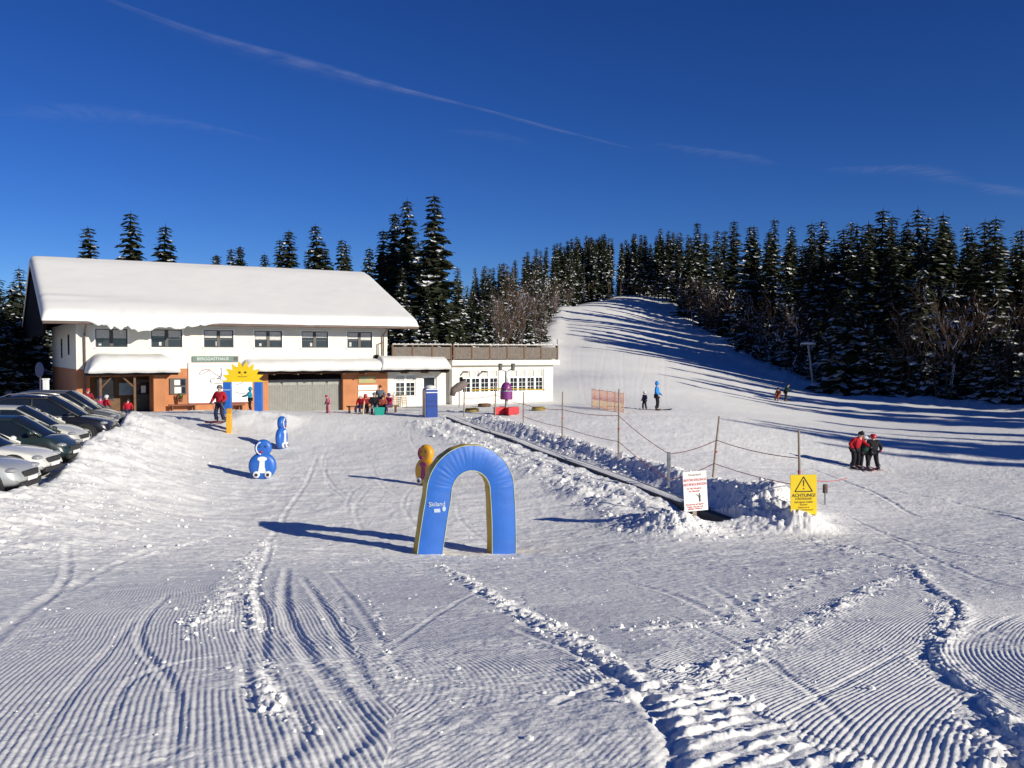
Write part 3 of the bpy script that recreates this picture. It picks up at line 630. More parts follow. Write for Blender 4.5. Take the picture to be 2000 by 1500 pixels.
# ---------------------------------------------------------------- the annex with the roof terrace
XA0, XA1 = L_, FL(1080, 760, -.5)[0]; XK = FL(883, 760, -.5)[0]; ZT0, ZT1 = FL(980, 713, -.5)[1], FL(980, 703, -.7)[1]
annex = empty('terrace_annex', LC, YAW, 'low cream annex with white muntin windows and a roof terrace', 'building')
wins2 = [(903, 974), (996, 1062)]; w1 = (FL(772, 750)[0], FL(812, 750)[0])
WA = [(FL(a, 745, -.5)[0], FL(b, 745, -.5)[0]) for a, b in wins2]; za0, za1 = FL(980, 766, -.5)[1], FL(980, 722, -.5)[1]
CREAM = mat('cream_plaster', (.77, .735, .65), .85, .08, 1.2, .3, 30)
q = MB(); q.box(XK, XA1, -.5, -.2, za1, ZT0); q.box(XK, XA1, -.5, -.2, -1, za0)
xs = [XK] + [v for w in WA for v in w] + [XA1]
for a, b in zip(xs[0::2], xs[1::2]): q.box(a, b, -.5, -.2, za0, za1)
q.box(XA1 - .3, XA1, -.2, 9, -1, ZT0); q.box(XK, XK + .3, -.2, .3, -1, ZT0)
wa, wb = w1; z0b, z1b = FL(790, 775)[1], FL(790, 731)[1]; dr = (FL(826, 760)[0], FL(853, 760)[0])
q.box(XA0 + .003, wa, 0, .3, -1, ZT0); q.box(wa, wb, 0, .3, -1, z0b); q.box(wa, wb, 0, .3, z1b, ZT0); q.box(wb, dr[0], 0, .3, -1, ZT0); q.box(dr[0], dr[1], 0, .3, 2.1, ZT0); q.box(dr[1], XK - .003, 0, .3, -1, ZT0)
q.build('wall', CREAM, annex)
def muntin_window(a, b, z0, z1, y, n, parent, tilt=.30):
    f = MB(); w = .07; zm = z1 - (z1 - z0) * .34
    f.box(a, b, y, y + .09, z1 - w, z1); f.box(a, b, y, y + .09, z0, z0 + w); f.box(a, b, y - .003, y + .09, zm - .06, zm + .06)
    for k in range(n + 1):
        c = a + (b - a) * k / n; f.box(max(a, c - .075), min(b, c + .075), y - .006, y + .088, z0 + .002, z1 - .002)
    for k in range(n):
        c = a + (b - a) * (k + .5) / n; f.box(c - .015, c + .015, y + .02, y + .05, z0 + w, zm - .06)
        h = (zm - .06 - z0 - w)
        for j in (1, 2): f.box(a + (b - a) * k / n + .075, a + (b - a) * (k + 1) / n - .075, y + .022, y + .048, z0 + w + h * j / 3 - .012, z0 + w + h * j / 3 + .012)
    wi = f.build('window', FRAMEW, parent)
    MB().box(a + .01, b - .01, y + .055, y + .065, z0 + .01, z1 - .01).build('pane', GLASS, wi)
    g = MB()
    for k in range(n): g.box(a + (b - a) * k / n + .09, a + (b - a) * (k + 1) / n - .09, y + .045, y + .052, zm + .07, z1 - w)
    g.build('blind', CURT, wi); return wi
for a, b in WA: muntin_window(a, b, za0, za1, -.42, 4, annex)
muntin_window(wa, wb, z0b, z1b, .05, 2, annex)
dd = MB().box(dr[0], dr[1], .1, .16, -.4, 2.1).build('door', FRAMEW, annex); MB().box(dr[0] + .12, dr[1] - .12, .085, .099, 1.0, 1.95).build('pane', GLASS, dd)
MB().box(XK - .15, XA1 + .35, -.85, 9.2, ZT0, ZT1).build('roof_slab', CREAM, annex)
MB().box(XA0 + .003, XK - .153, -.02, 9.2, ZT0 + .003, ZT1).build('roof_slab', CREAM, annex)
snow_cushion('roof_snow', XA0 + .3, XA1 + .2, -.05, 9.0, ZT1 + .004, .22, annex, .1, .6, 60, 20, 2.)
MB().box(XK + .6, XK + .75, -.62, -.51, 1.7, 2.0).build('wall_lamp', DARKW, annex)
# terrace railing: one thing with posts, rails and boarded panels
rl = empty('terrace_railing', LC, YAW, 'weathered grey timber railing round the roof terrace of the annex', 'railing')
zr0, zr1 = ZT1 + .06, FL(980, 675.5, -.7)[1]
def rail(x0, y0, x1, y1, n, dz=0.):
    for k in range(n + 1):
        x = x0 + (x1 - x0) * k / n; y = y0 + (y1 - y0) * k / n; MB().box(x - .05, x + .05, y - .05, y + .05, ZT1 + .001, zr1 + .03).build('post', BROWN, rl)
    dirx, diry = (x1 - x0), (y1 - y0); l = math.hypot(dirx, diry); a = math.atan2(diry, dirx)
    p = MB().box(0, l, -.02, .02, zr0, zr1 - .1).build('panel', GREYW, rl, loc=(x0, y0, 0)); p.rotation_euler = (0, 0, a)
    p = MB().box(-.02, l + .02, -.06, .06, zr1 + .031, zr1 + .08).build('handrail', mat('pale_timber', (.42, .38, .33), .8, .3, 6), rl, loc=(x0, y0, 0)); p.rotation_euler = (0, 0, a)
    p = MB(); 
    for i in range(40): p.ell((l * (i + .5) / 40, 0, zr1 + .09), (l / 60, .06, .04 + .02 * math.sin(i * 2.1)), 6, 4)
    p = p.build('rail_snow', SNOW_SOFT, rl, loc=(x0, y0, 0), smooth=True); p.rotation_euler = (0, 0, a)
rail(XK, -.72, XA1 + .22, -.72, 6); rail(L_ + .2, -.35, XK - .12, -.62, 3); rail(XA1 + .22, -.6, XA1 + .22, 8.5, 4)
MB().tube([(XA1 + .22, -.72, zr1), (XA1 + .22, -.72, zr1 + .5)], .04).build('pole', METAL, rl)
# things leaning on the annex wall
def sled(px, py, lab):
    x, z = FL(px, py, -.5); g0 = gz(LC.x + DV.x * x - NV.x * .5, LC.y + DV.y * x - NV.y * .5)
    r = empty('sledge', (LC.x + DV.x * x - NV.x * .5, LC.y + DV.y * x - NV.y * .5, g0), YAW, lab, 'sledge')
    q = MB()
    for s in (-.15, .15): q.tube([(s, 0, 0), (s, .06, .5), (s, .12, .85), (s * .9, .02, 1.0), (s * .8, -.12, .95)], .02, 6)
    q.build('runner', METAL, r)
    q = MB()
    for k in range(6): q.box(-.17, .17, .02 + .012 * k, .05 + .012 * k, .15 + .11 * k, .21 + .11 * k)
    q.build('seat', mat('sledge_timber', (.45, .30, .16), .6, .2, 6), r)
sled(774, 794, 'dark sledge leaning on the wall under the left annex window')
sled(790, 794, 'upright wooden sledge leaning on the wall right of the dark one')
# ---------------------------------------------------------------- moving carpet
BLUE = mat('blue_vinyl', (.02, .13, .52), .42, .15, 3, .15, 12, coat=.1)
YEL = mat('ochre_vinyl', (.62, .42, .03), .5, .18, 3, .15, 12)
RUBBER = mat('black_rubber', (.035, .035, .04), .6, .4, 6, .3, 50)
cv = empty('moving_carpet', (CARPET[0][0], CARPET[0][1], 0), 0, 'long ground level conveyor carpet for skiers running between two snow banks', 'ski conveyor')
T0 = CARPET; TN = np.gradient(T0, axis=0); TN /= np.hypot(*TN.T)[:, None]; RG = np.c_[TN[:, 1], -TN[:, 0]]; CZ = np.polyval(_cz, _ct) - .09
def strip(name, m, offs, parent, i0=0, i1=None, smooth=False):
    V = []; F = []; n = len(offs); ii = range(i0, i1 or len(T0))
    for i in ii:
        for o, z in offs:
            V.append((T0[i][0] + RG[i][0] * o - cv.location.x, T0[i][1] + RG[i][1] * o - cv.location.y, CZ[i] + z))
    for k in range(len(ii) - 1):
        for j in range(n): F.append((k * n + j, k * n + (j + 1) % n, (k + 1) * n + (j + 1) % n, (k + 1) * n + j))
    F += [tuple(range(n)), tuple((len(ii) - 1) * n + j for j in range(n))[::-1]]
    q = MB(); q.add(V, F); return q.build(name, m, parent, smooth)
strip('belt', RUBBER, [(-.21, .16), (.21, .16), (.21, .10), (-.21, .10)], cv)
strip('side_frame', METAL, [(.212, .18), (.25, .18), (.25, -.25), (.212, -.25)], cv)
strip('side_frame', RUBBER, [(-.25, .18), (-.212, .18), (-.212, -.3), (-.25, -.3)], cv)
# snow lying on the belt, from the first third of the way up
V = []; F = []; nn = 6; ii = np.linspace(3.2, len(T0) - 1.01, 160)
for t in ii:
    k = int(t); f = t - k; p = T0[k] * (1 - f) + T0[k + 1] * f; r = RG[k]; z = CZ[k] * (1 - f) + CZ[k + 1] * f
    a = .25 * (1 - .5 * max(0, 1 - (t - 3.2) / 2)) ; a += .05 * float(fbm(t * 2., 3., 3)); sh = .03 * float(fbm(t * 1.5, 8., 2))
    for j in range(nn):
        w = -1 + 2 * j / (nn - 1); V.append((p[0] + r[0] * (w * a + sh) - cv.location.x, p[1] + r[1] * (w * a + sh) - cv.location.y, z + .162 + .03 * (1 - w * w)))
for k in range(len(ii) - 1):
    for j in range(nn - 1): F.append((k * nn + j, k * nn + j + 1, (k + 1) * nn + j + 1, (k + 1) * nn + j))
MB().add(V, F).build('belt_snow', SNOW, cv, smooth=True)
# ---------------------------------------------------------------- fence poles and red ropes
POLEW = mat('grey_pole_timber', (.33, .26, .21), .8, .3, 8); ROPE = mat('red_rope', (.50, .07, .08), .7, .25, 9)
poles = [(906, 755, 812, 50.5), (967, 745, 815, 48), (1022, 765, 828, 45.5), (1098, 765, 862, 40), (1208, 760, 893, 34.5), (1391, 813, 950, 29), (1562, 840, 1036, 23.4)]
lab = ['thin pole left of the red carousel base', 'thin pole in front of the left part of the red carousel base', 'thin pole just right of the red carousel base', 'bare pole on the snow bank left of the orange net fence', 'tall pole on the snow bank below the orange net fence', 'slightly leaning tall pole behind the white notice', 'tall pale pole rising behind the yellow warning sign']
PP = []
for k, (px, y0, y1, Y) in enumerate(poles):
    b = pt(px, y1, Y); g = gz(b.x, b.y); t_ = pt(px + (4 if k == 5 else (-2 if k == 6 else 1)), y0, Y)
    r = empty('fence_pole', (b.x, b.y, g), 0, lab[k], 'pole', 'fence poles beside the moving carpet')
    dx = t_.x - b.x + (.16 if k == 5 else 0)
    MB().tube([(0, 0, -.2), (dx * .5, 0, (t_.z - g) * .5), (dx, 0, t_.z - g)], [.036, .034, .028], 8).build('shaft', POLEW, r)
    MB().lathe([(.037, 0), (.042, .0), (.042, .06), (.037, .06)], 10, (dx * .55, 0, (t_.z - g) * .42)).build('rope_clip', ROPE, r)
    PP.append((b, g, t_.z - g, dx))
b = pt(1306, 965, 29.6); g = gz(b.x, b.y); r = empty('grey_post', (b.x, b.y, g), 0, 'short grey metal post with a flat head left of the white notice', 'post')
MB().box(-.035, .035, -.035, .035, -.3, 1.15).build('shaft', METAL, r); MB().box(-.06, .06, -.05, .05, .75, 1.2).build('head', METAL, r, bevel=.01)
PP.insert(5, (b, g, 1.2, 0))
def rope(a, b, sag, name='rope', lab_=None, r=.012):
    q = MB(); P = [a.lerp(b, k / 10) - Vector((0, 0, sag * 4 * (k / 10) * (1 - k / 10))) for k in range(11)]; q.tube(P, r, 5)
    return tag(q.build(name, ROPE), lab_, 'rope', 'red ropes between the fence poles')
def at(i, f): b_, g_, h_, d_ = PP[i]; return Vector((b_.x + d_ * f, b_.y, g_ + h_ * f))
where = ['left of the carousel', 'before the carousel', 'right of the carousel', 'on the upper snow bank', 'on the middle snow bank', 'left of the white notice', 'behind the yellow sign']
for i in range(len(PP) - 1):
    rope(at(i, .62 if i != 5 else .95), at(i + 1, .62 if i != 4 else .95), .08, lab_='upper red rope ' + where[i])
    if i > 1: rope(at(i, .25), at(i + 1, .25), .06, lab_='lower red rope ' + where[i])
e = GO(1640, 968); rope(at(7, .35), e + Vector((.8, 1.5, .4)), .1, lab_='red rope running off to the right from the yellow sign')
# ---------------------------------------------------------------- the two notices
INK = mat('black_print', (.05, .04, .03), .6); YS = mat('yellow_sign', (.80, .58, .01), .45, .08, 3)
def sign(px, pyc, Y, w, h, m, lab_, roll, yaw, postx=0.):
    c = pt(px, pyc, Y); g = gz(c.x, c.y); r = empty('notice_sign', (c.x, c.y, g), yaw, lab_, 'sign')
    MB().box(postx - .05, postx + .05, .02, .07, -.3, c.z - g + h * .45).build('post', POLEW, r)
    o = MB().box(-w / 2, w / 2, -.01, .015, -h / 2, h / 2).build('board', m, r, loc=(0, 0, c.z - g)); o.rotation_euler = (0, roll, 0); return r, o
yr, yb = sign(1569.5, 966, 22.9, .66, 1.0, YS, 'yellow warning sign with a black exclamation triangle at the end of the snow bank', R(-1), R(2))
q = MB()
tri = [(0, .45), (-.22, .08), (.22, .08)]
for k in range(3):
    a, b = tri[k], tri[(k + 1) % 3]; q.tube([(a[0], -.012, a[1]), (b[0], -.012, b[1])], .013, 4)
q.build('triangle', INK, yb)
q = MB(); q.prism([(-.016, .36), (.016, .36), (.009, .21), (-.009, .21)], -.016, -.011); q.prism([(-.014, .17), (.014, .17), (.014, .135), (-.014, .135)], -.016, -.011); q.build('exclamation_mark', INK, yb)
text('lettering', 'ACHTUNG!', .115, INK, yb, (0, -.012, -.02)); 
INK2 = mat('brown_print', (.30, .19, .02), .6)
for k, (s_, z) in enumerate((('FÖRDERBAND', -.105), ('Auf eigene Gefahr', -.185), ('benutzen', -.25), ('Kinder nur in', -.32), ('Begleitung Erwachsener', -.38), ('Skischule', -.44))):
    text('small_print', s_, .072 if k < 2 else .056, INK2, yb, (0, -.012, z), sx=.9)
wr, wb_ = sign(1358, 959, 23.0, .62, 1.0, SIGNW, 'white notice with red lettering standing in front of the dark conveyor end', R(-3.5), R(10))
REDT = mat('red_print', (.55, .10, .10), .6)
text('small_print', 'Förderband', .07, mat('brown_ink', (.35, .22, .18), .6), wb_, (0, -.012, .41))
text('lettering', 'BEFÖRDERUNGS', .088, REDT, wb_, (0, -.012, .28), sx=.9); text('lettering', 'BEDINGUNGEN', .095, REDT, wb_, (0, -.012, .17), sx=.9)
for z, s_ in ((.07, 'Für alle Fahrgäste'), (.0, 'der Skischule'), (-.33, 'Benutzung auf eigene'), (-.39, 'Gefahr und nur mit'), (-.44, 'gültiger Liftkarte')): text('small_print', s_, .058, REDT, wb_, (-.03, -.012, z), sx=.95)
q = MB(); q.ell((.10, -.012, -.08), (.022, .006, .024), 8, 6); q.prism([(.07, -.11), (.13, -.11), (.12, -.2), (.125, -.27), (.08, -.27), (.085, -.2)], -.016, -.011); q.tube([(.02, -.013, -.08), (.06, -.013, -.13), (.1, -.013, -.12)], .008, 4); q.build('pictogram', INK, wb_)
s = GO(1605, 985); s.x += .1; r = empty('switch_box', s, R(20), 'small dark emergency stop switch on a stub post behind the yellow sign', 'switch')
MB().tube([(0, 0, -.2), (0, 0, .45)], .03).build('post', METAL, r); MB().box(-.06, .06, -.05, .05, .35, .62).build('box', INK, r, bevel=.01); MB().ell((0, -.06, .52), (.03, .02, .03)).build('button', ROPE, r)
# ---------------------------------------------------------------- padded arch
g0 = G(912, 1080); ga = (g0[0], g0[1], gz(*g0) - .02)
arch = empty('padded_arch', ga, R(20), 'tall blue padded horseshoe arch with ochre sides in the middle of the practice slope', 'arch')
cl = [(-.93, -.15), (-.90, .2), (-.84, .6), (-.775, 1.0), (-.72, 1.3)]
for k in range(25): a = R(172 - 172 * k / 24); cl.append((.04 + .735 * math.cos(a), 1.45 + .755 * math.sin(a)))
cl += [(.80, 1.1), (.815, .7), (.82, .3), (.82, -.15)]
cl = smooth_poly(cl, 5); tn = np.gradient(cl, axis=0); tn /= np.hypot(*tn.T)[:, None]; nr_ = np.c_[-tn[:, 1], tn[:, 0]]
def arch_part(name, m, rows, yf):
    V = []; F = []; n = len(rows)
    for i, (p, q_) in enumerate(zip(cl, nr_)):
        for j, (w, y) in enumerate(rows):
            fold = yf * (0.002 * math.sin(i * 1.15) + .009 * float(fbm(i * .35, j * .6, 3))) * (1.0 if 20 < i < 150 else .4) * (1 - abs(w) / .3)
            ww = w * (1 + .02 * math.sin(i * .5)); V.append((p[0] + q_[0] * ww, y + fold, p[1] + q_[1] * ww))
    for i in range(len(cl) - 1):
        for j in range(n - 1): F.append((i * n + j, i * n + j + 1, (i + 1) * n + j + 1, (i + 1) * n + j))
    return V, F
w_ = .285
for nm, y, sgn in (('front_cover', -.2, -1), ('back_cover', .2, 1)):
    V, F = arch_part(nm, BLUE, [(-w_ + .012, y * .97), (-w_ * .6, y * 1.07), (-w_ * .2, y * 1.12), (w_ * .2, y * 1.12), (w_ * .6, y * 1.07), (w_ - .012, y * .97)], 1)
    MB().add(V, F).build(nm, BLUE, arch, smooth=True)
for nm, s_ in (('outer_side', 1), ('inner_side', -1)):
    V, F = arch_part(nm, YEL, [(s_ * w_, -.19), (s_ * (w_ + .012), -.06), (s_ * (w_ + .012), .06), (s_ * w_, .19)], 0); MB().add(V, F).build(nm, YEL, arch, smooth=True)
PIP = mat('pale_piping', (.45, .50, .35), .5)
q = MB()
for s_ in (1, -1):
    for y in (-.195,): q.tube([(p[0] + n_[0] * w_ * s_, y, p[1] + n_[1] * w_ * s_) for p, n_ in zip(cl, nr_)], .010, 5)
q.build('piping', PIP, arch)
LOGO = mat('white_print', (.42, .50, .66), .6)
lg = text('lettering', 'Skiland', .135, LOGO, arch, (-.76, -.232, 1.22)); 
q = MB(); q.prism([(-.83, 1.12), (-.69, 1.12), (-.68, 1.04), (-.82, 1.04)], -.235, -.228); q.ell((-.60, -.23, 1.11), (.045, .008, .06), 10, 6); q.build('logo', LOGO, arch)
# ---------------------------------------------------------------- padded animal figures
WV = mat('white_vinyl', (.75, .76, .78), .45, .08, 4); PV = mat('magenta_vinyl', (.30, .03, .14), .5, .2, 4); DK = mat('dark_vinyl', (.03, .03, .04), .4); YV = mat('yellow_vinyl', (.72, .36, .02), .45, .2, 2)
def disc(q, cx, cz, r, y0, y1, ry=None, n=28):
    d = min(.09, (y1 - y0) * .3); V = []; F = []; pr = [(y0, .0), (y0, r * .6), (y0 + d * .25, r * .86), (y0 + d, r), (y1 - d, r), (y1 - d * .25, r * .86), (y1, r * .6), (y1, .0)]
    for y, rr in pr:
        for k in range(n): a = 2 * math.pi * k / n; V.append((cx + rr * math.cos(a), y, cz + rr * (ry or 1) * math.sin(a)))
    for i in range(len(pr) - 1):
        for k in range(n): F.append((i * n + k, i * n + (k + 1) % n, (i + 1) * n + (k + 1) % n, (i + 1) * n + k))
    return q.add(V, F)
def figure(px, py, yaw, main, lab_, mark, patch, tiltx=0.):
    p = GO(px, py); r = empty('padded_figure', p, yaw, lab_, 'padded figure'); r.rotation_euler = (0, R(tiltx), yaw)
    disc(MB(), 0, .46, .48, -.15, .15).build('body', main, r, smooth=True); disc(MB(), .03, 1.10, .30, -.14, .14).build('head', main, r, smooth=True)
    b = MB(); disc(b, .0, .72, .17, -.172, -.13, .5); b.build('chest_patch', patch, r, smooth=True)
    b = MB(); b.prism([(-.07, .72), (.10, .72), (.09, .45), (.14, .22), (-.14, .22), (-.10, .45)], -.168, -.12); b.build('belly_patch', patch, r)
    for s_ in (-1, 1):
        f = MB(); disc(f, s_ * .20, .17, .12, -.20, -.1); f = f.build('foot', WV, r, smooth=True); e_ = MB(); disc(e_, s_ * .20, .16, .06, -.215, -.18); e_.build('sole', DK, f, smooth=True)
    b = MB(); P = [(.03 + .23 * math.cos(R(a)), -.155, 1.10 + .23 * math.sin(R(a))) for a in range(110, 270, 16)]; b.tube(P, .025, 5); b.build('face_line', patch, r, smooth=True)
    b = MB(); b.ell((-.02, -.17, .97), (.07, .05, .045)); b.build('beak', mark, r, smooth=True)
    for s_ in (-1, 1): MB().ell((.03 + s_ * .1, -.155, 1.16), (.03, .02, .035)).build('eye', DK, r, smooth=True)
    return r
figure(513, 936, R(8), BLUE, 'round blue padded penguin figure with white belly facing the camera', PV, WV)
figure(550, 877, R(84), BLUE, 'blue padded penguin figure seen almost edge on, behind the round one', PV, WV, 2)
figure(834, 948, R(-38), YV, 'yellow padded figure half hidden behind the left leg of the blue arch', PV, PV, -3)
# ochre padded board
p = GO(448, 843); r = empty('padded_board', p, R(104), 'narrow ochre padded board seen edge on, in front of the snow heap', 'padded board')
q = MB()
P = [(-.5, -.1), (-.52, .4), (-.42, .85), (-.15, 1.06), (.15, 1.06), (.42, .85), (.52, .4), (.5, -.1), (.28, -.1), (.28, .4), (.16, .7), (-.16, .7), (-.28, .4), (-.28, -.1)]
q.prism(P, -.11, .11); q.build('cover', YV, r, bevel=.02)
# ---------------------------------------------------------------- the sun gate
p = pt(475, 800, 46.4); p.z = gz(p.x, p.y); SUNY = mat('sun_yellow', (.80, .56, .01), .5, .06, 3)
gate = empty('sun_gate', p, R(4), 'yellow half sun with a smiling face on two blue posts in front of the lodge', 'gate')
H0 = pt(475, 746, 46.4).z - p.z; sw = 46.4 / 1800
q = MB(); P = []
for k in range(0, 19):
    a = R(180 - 10 * k); rr = (43 if k % 2 == 0 else 31) * sw; rr *= (1.0 if k in (0, 18) else .97); P.append((rr * math.cos(a), max(0, rr * .97 * math.sin(a))))
q.prism(P, -.09, .09); sunp = q.build('sun', SUNY, gate, loc=(0, 0, H0))
for s_ in (-1, 1):
    q = MB(); q.box(s_ * .77 - .2, s_ * .77 + .2, -.13, .13, -.35, H0 - .003); pp_ = q.build('post', BLUE, gate, bevel=.03)
MB().box(-.97, -.60, -.137, -.131, 1.02, 1.06).build('white_band', LOGO, gate)
for s_ in (-1, 1):
    MB().ell((s_ * .14, -.095, .48), (.075, .012, .06)).build('eye', mat('sun_eye', (.18, .09, .01), .6), sunp, smooth=True); MB().ell((s_ * .14, -.108, .48), (.03, .008, .035)).build('pupil', DK, sunp)
MB().tube([(-.22, -.092, .29), (-.12, -.092, .265), (0, -.092, .26), (.12, -.092, .265), (.22, -.092, .29)], .014, 5).build('mouth', MATS['sun_eye'], sunp)
MB().ell((0, -.1, .38), (.03, .03, .04)).build('nose', mat('sun_nose', (.75, .40, .02), .5), sunp)
# ---------------------------------------------------------------- blue control cabin of the carpet
p = pt(841, 813, 50.3); p.z = gz(p.x, p.y) - .05; r = empty('drive_cabinet', p, R(18), 'upright blue drive cabinet with white bands at the top of the moving carpet', 'cabinet')
MB().box(-.34, .34, -.30, .45, 0, 1.6).build('housing', mat('deep_blue_vinyl', (.008, .05, .30), .45, .2, 3), r, bevel=.04)
for z in (1.36, 1.53): MB().box(-.31, .345, -.312, -.301, z, z + .05).build('white_band', WV, r)
MB().box(-.36, -.343, -.27, .43, .05, 1.5).build('side_panel', METAL, r)
q = MB(); q.ell((0, .08, 1.62), (.33, .38, .16), 16, 8); q.build('cap_snow', SNOW_SOFT, r, smooth=True)
q = MB(); q.box(-.28, .28, -.309, -.301, .62, .66); q.box(-.28, .28, -.309, -.301, .9, .93); q.build('seam', DK, r)
# ---------------------------------------------------------------- tubing carousel
p = pt(989, 811, 51.5); p.z = gz(p.x, p.y); car_ = empty('tubing_carousel', p, R(12), 'purple and red snow carousel with long yellow arms', 'carousel')
REDV = mat('red_vinyl', (.62, .02, .03), .45, .12, 3); PUR = mat('purple_plastic', (.20, .035, .19), .4, .12, 4)
for k in range(4):
    a = k * 90 + 10; o = MB().box(.04, .72, -.16, .16, .04, .44).build('base_pad', REDV, car_, bevel=.03); o.rotation_euler = (0, 0, R(a))
MB().tube([(0, 0, .1), (0, 0, 2.0), (0, 0, 2.45)], [.09, .09, .07], 12).build('mast', METAL, car_)
MB().lathe([(.0, .86), (.33, .86), (.345, .9), (.345, 1.32), (.33, 1.35)], 24).build('drum', PUR, car_, smooth=False)
q = MB(); q.lathe([(.31, 1.352), (.305, 1.5), (.25, 1.68), (.15, 1.8), (.05, 1.83)], 24); q.build('dome', PUR, car_, smooth=True)
MB().lathe([(.352, 1.325), (.352, 1.35), (.34, 1.36), (.335, 1.35)], 24).build('rim', LOGO, car_)
for a, l in ((183, 2.05), (171, 1.6), (-3, 2.2), (8, 1.7), (95, 1.6), (-100, .9)):
    q = MB(); q.tube([(.3, 0, 1.45), (l, 0, 1.40)], .035, 6); o = q.build('arm', mat('yellow_arm', (.62, .42, .02), .5, .1), car_); o.rotation_euler = (0, 0, R(a))
for s_ in (-1, 1):
    q = MB(); q.tube([(0, 0, 2.4), (s_ * .22, 0, 2.52), (s_ * .36, 0, 2.62)], .03, 6); q.build('bracket', METAL, car_)
    q = MB(); q.tube([(s_ * .36, -.05, 2.5), (s_ * .36, -.12, 2.85)], [.10, .13], 12); q.build('floodlight', mat('lamp_housing', (.16, .16, .14), .5, .3), car_)
TUB = mat('mustard_tube', (.34, .25, .06), .5, .2, 4)
for k, (px, py, Y, lab_) in enumerate(((922, 790, 54, 'mustard snow tube left of the carousel, leftmost of the three'), (946, 787, 58, 'brown snow tube between the leftmost tube and the purple carousel'), (1052, 788, 55, 'mustard snow tube right of the carousel'))):
    p = pt(px, py, Y); p.z = gz(p.x, p.y); V = []; F = []; Rr, rr = .31, .115
    for i in range(24):
        for j in range(10):
            a, b = 2 * math.pi * i / 24, 2 * math.pi * j / 10; V.append(((Rr + rr * math.cos(b)) * math.cos(a), (Rr + rr * math.cos(b)) * math.sin(a), .1 + rr * math.sin(b)))
            F.append((i * 10 + j, ((i + 1) % 24) * 10 + j, ((i + 1) % 24) * 10 + (j + 1) % 10, i * 10 + (j + 1) % 10))
    r = empty('snow_tube', p, 0, lab_, 'snow tube', 'snow tubes by the carousel'); MB().add(V, F).build('ring', TUB if k != 1 else BROWN, r, smooth=True); MB().lathe([(.0, .05), (.24, .05), (.24, .08), (.0, .08)], 20).build('seat', DK, r)
# brown bird-house shaped snow gun cover on a pole by the annex
p = pt(897, 797, 57); p.z = gz(p.x, p.y); r = empty('covered_snow_gun', p, R(15), 'grey brown covered snow gun on a stand left of the annex windows', 'snow gun')
MB().tube([(0, 0, -.2), (0, 0, 1.3)], .04).build('stand', METAL, r)
q = MB(); q.tube([(-.45, 0, .75), (-.35, 0, 1.1), (0, 0, 1.3), (.45, 0, 1.55)], [.16, .22, .28, .18], 12); q.build('cover', mat('grey_brown_canvas', (.20, .16, .15), .8, .3, 4, .5, 12), r, smooth=True)
# ---------------------------------------------------------------- orange net fence
NET = bpy.data.materials.new('orange_net'); NET.use_nodes = True; n_ = NET.node_tree; b_ = n_.nodes['Principled BSDF']; b_.inputs['Roughness'].default_value = .7
tc = n_.nodes.new('ShaderNodeTexCoord'); sx = n_.nodes.new('ShaderNodeSeparateXYZ'); n_.links.new(tc.outputs['Object'], sx.inputs[0])
rp_ = n_.nodes.new('ShaderNodeValToRGB'); rp_.color_ramp.interpolation = 'CONSTANT'; rp_.color_ramp.elements[0].color = (.72, .30, .12, 1); rp_.color_ramp.elements[1].position = .47; rp_.color_ramp.elements[1].color = (.66, .17, .10, 1)
e_ = rp_.color_ramp.elements.new(.12); e_.color = (.80, .50, .18, 1); e_ = rp_.color_ramp.elements.new(.78); e_.color = (.78, .33, .16, 1)
n_.links.new(sx.outputs[2], rp_.inputs[0]); n_.links.new(rp_.outputs[0], b_.inputs['Base Color'])
pa, pb = pt(1156, 789, 58), pt(1218, 797, 54.5); pa.z = gz(pa.x, pa.y); pb.z = gz(pb.x, pb.y); ln_ = (pb - pa).length; yw = math.atan2(pb.y - pa.y, pb.x - pa.x)
nf = empty('net_fence', pa, yw, 'short orange and yellow safety net fence on five posts below the slope', 'net fence')
q = MB(); l2 = math.hypot(pb.x - pa.x, pb.y - pa.y); dz = pb.z - pa.z
nx_ = 46; nz_ = 13
for i in range(nx_ + 1): x = l2 * i / nx_; z0 = dz * i / nx_; q.box(x - .007, x + .007, -.006 + .03 * math.sin(i * .7), .006 + .03 * math.sin(i * .7), z0 + .05, z0 + 1.15)
for j in range(nz_ + 1):
    z = .06 + 1.08 * j / nz_; q.tube([(l2 * i / 12, .03 * math.sin(i * .7 * nx_ / 12), dz * i / 12 + z + .03 * math.sin(i * 1.9)) for i in range(13)], .016 if j in (0, 6, 7, nz_) else .009, 4)
q.build('net', NET, nf)
for k in range(5): x = l2 * k / 4; MB().tube([(x, 0, dz * k / 4 - .2), (x, 0, dz * k / 4 + 1.25)], .018, 6).build('post', mat('orange_post', (.50, .20, .10), .6), nf)
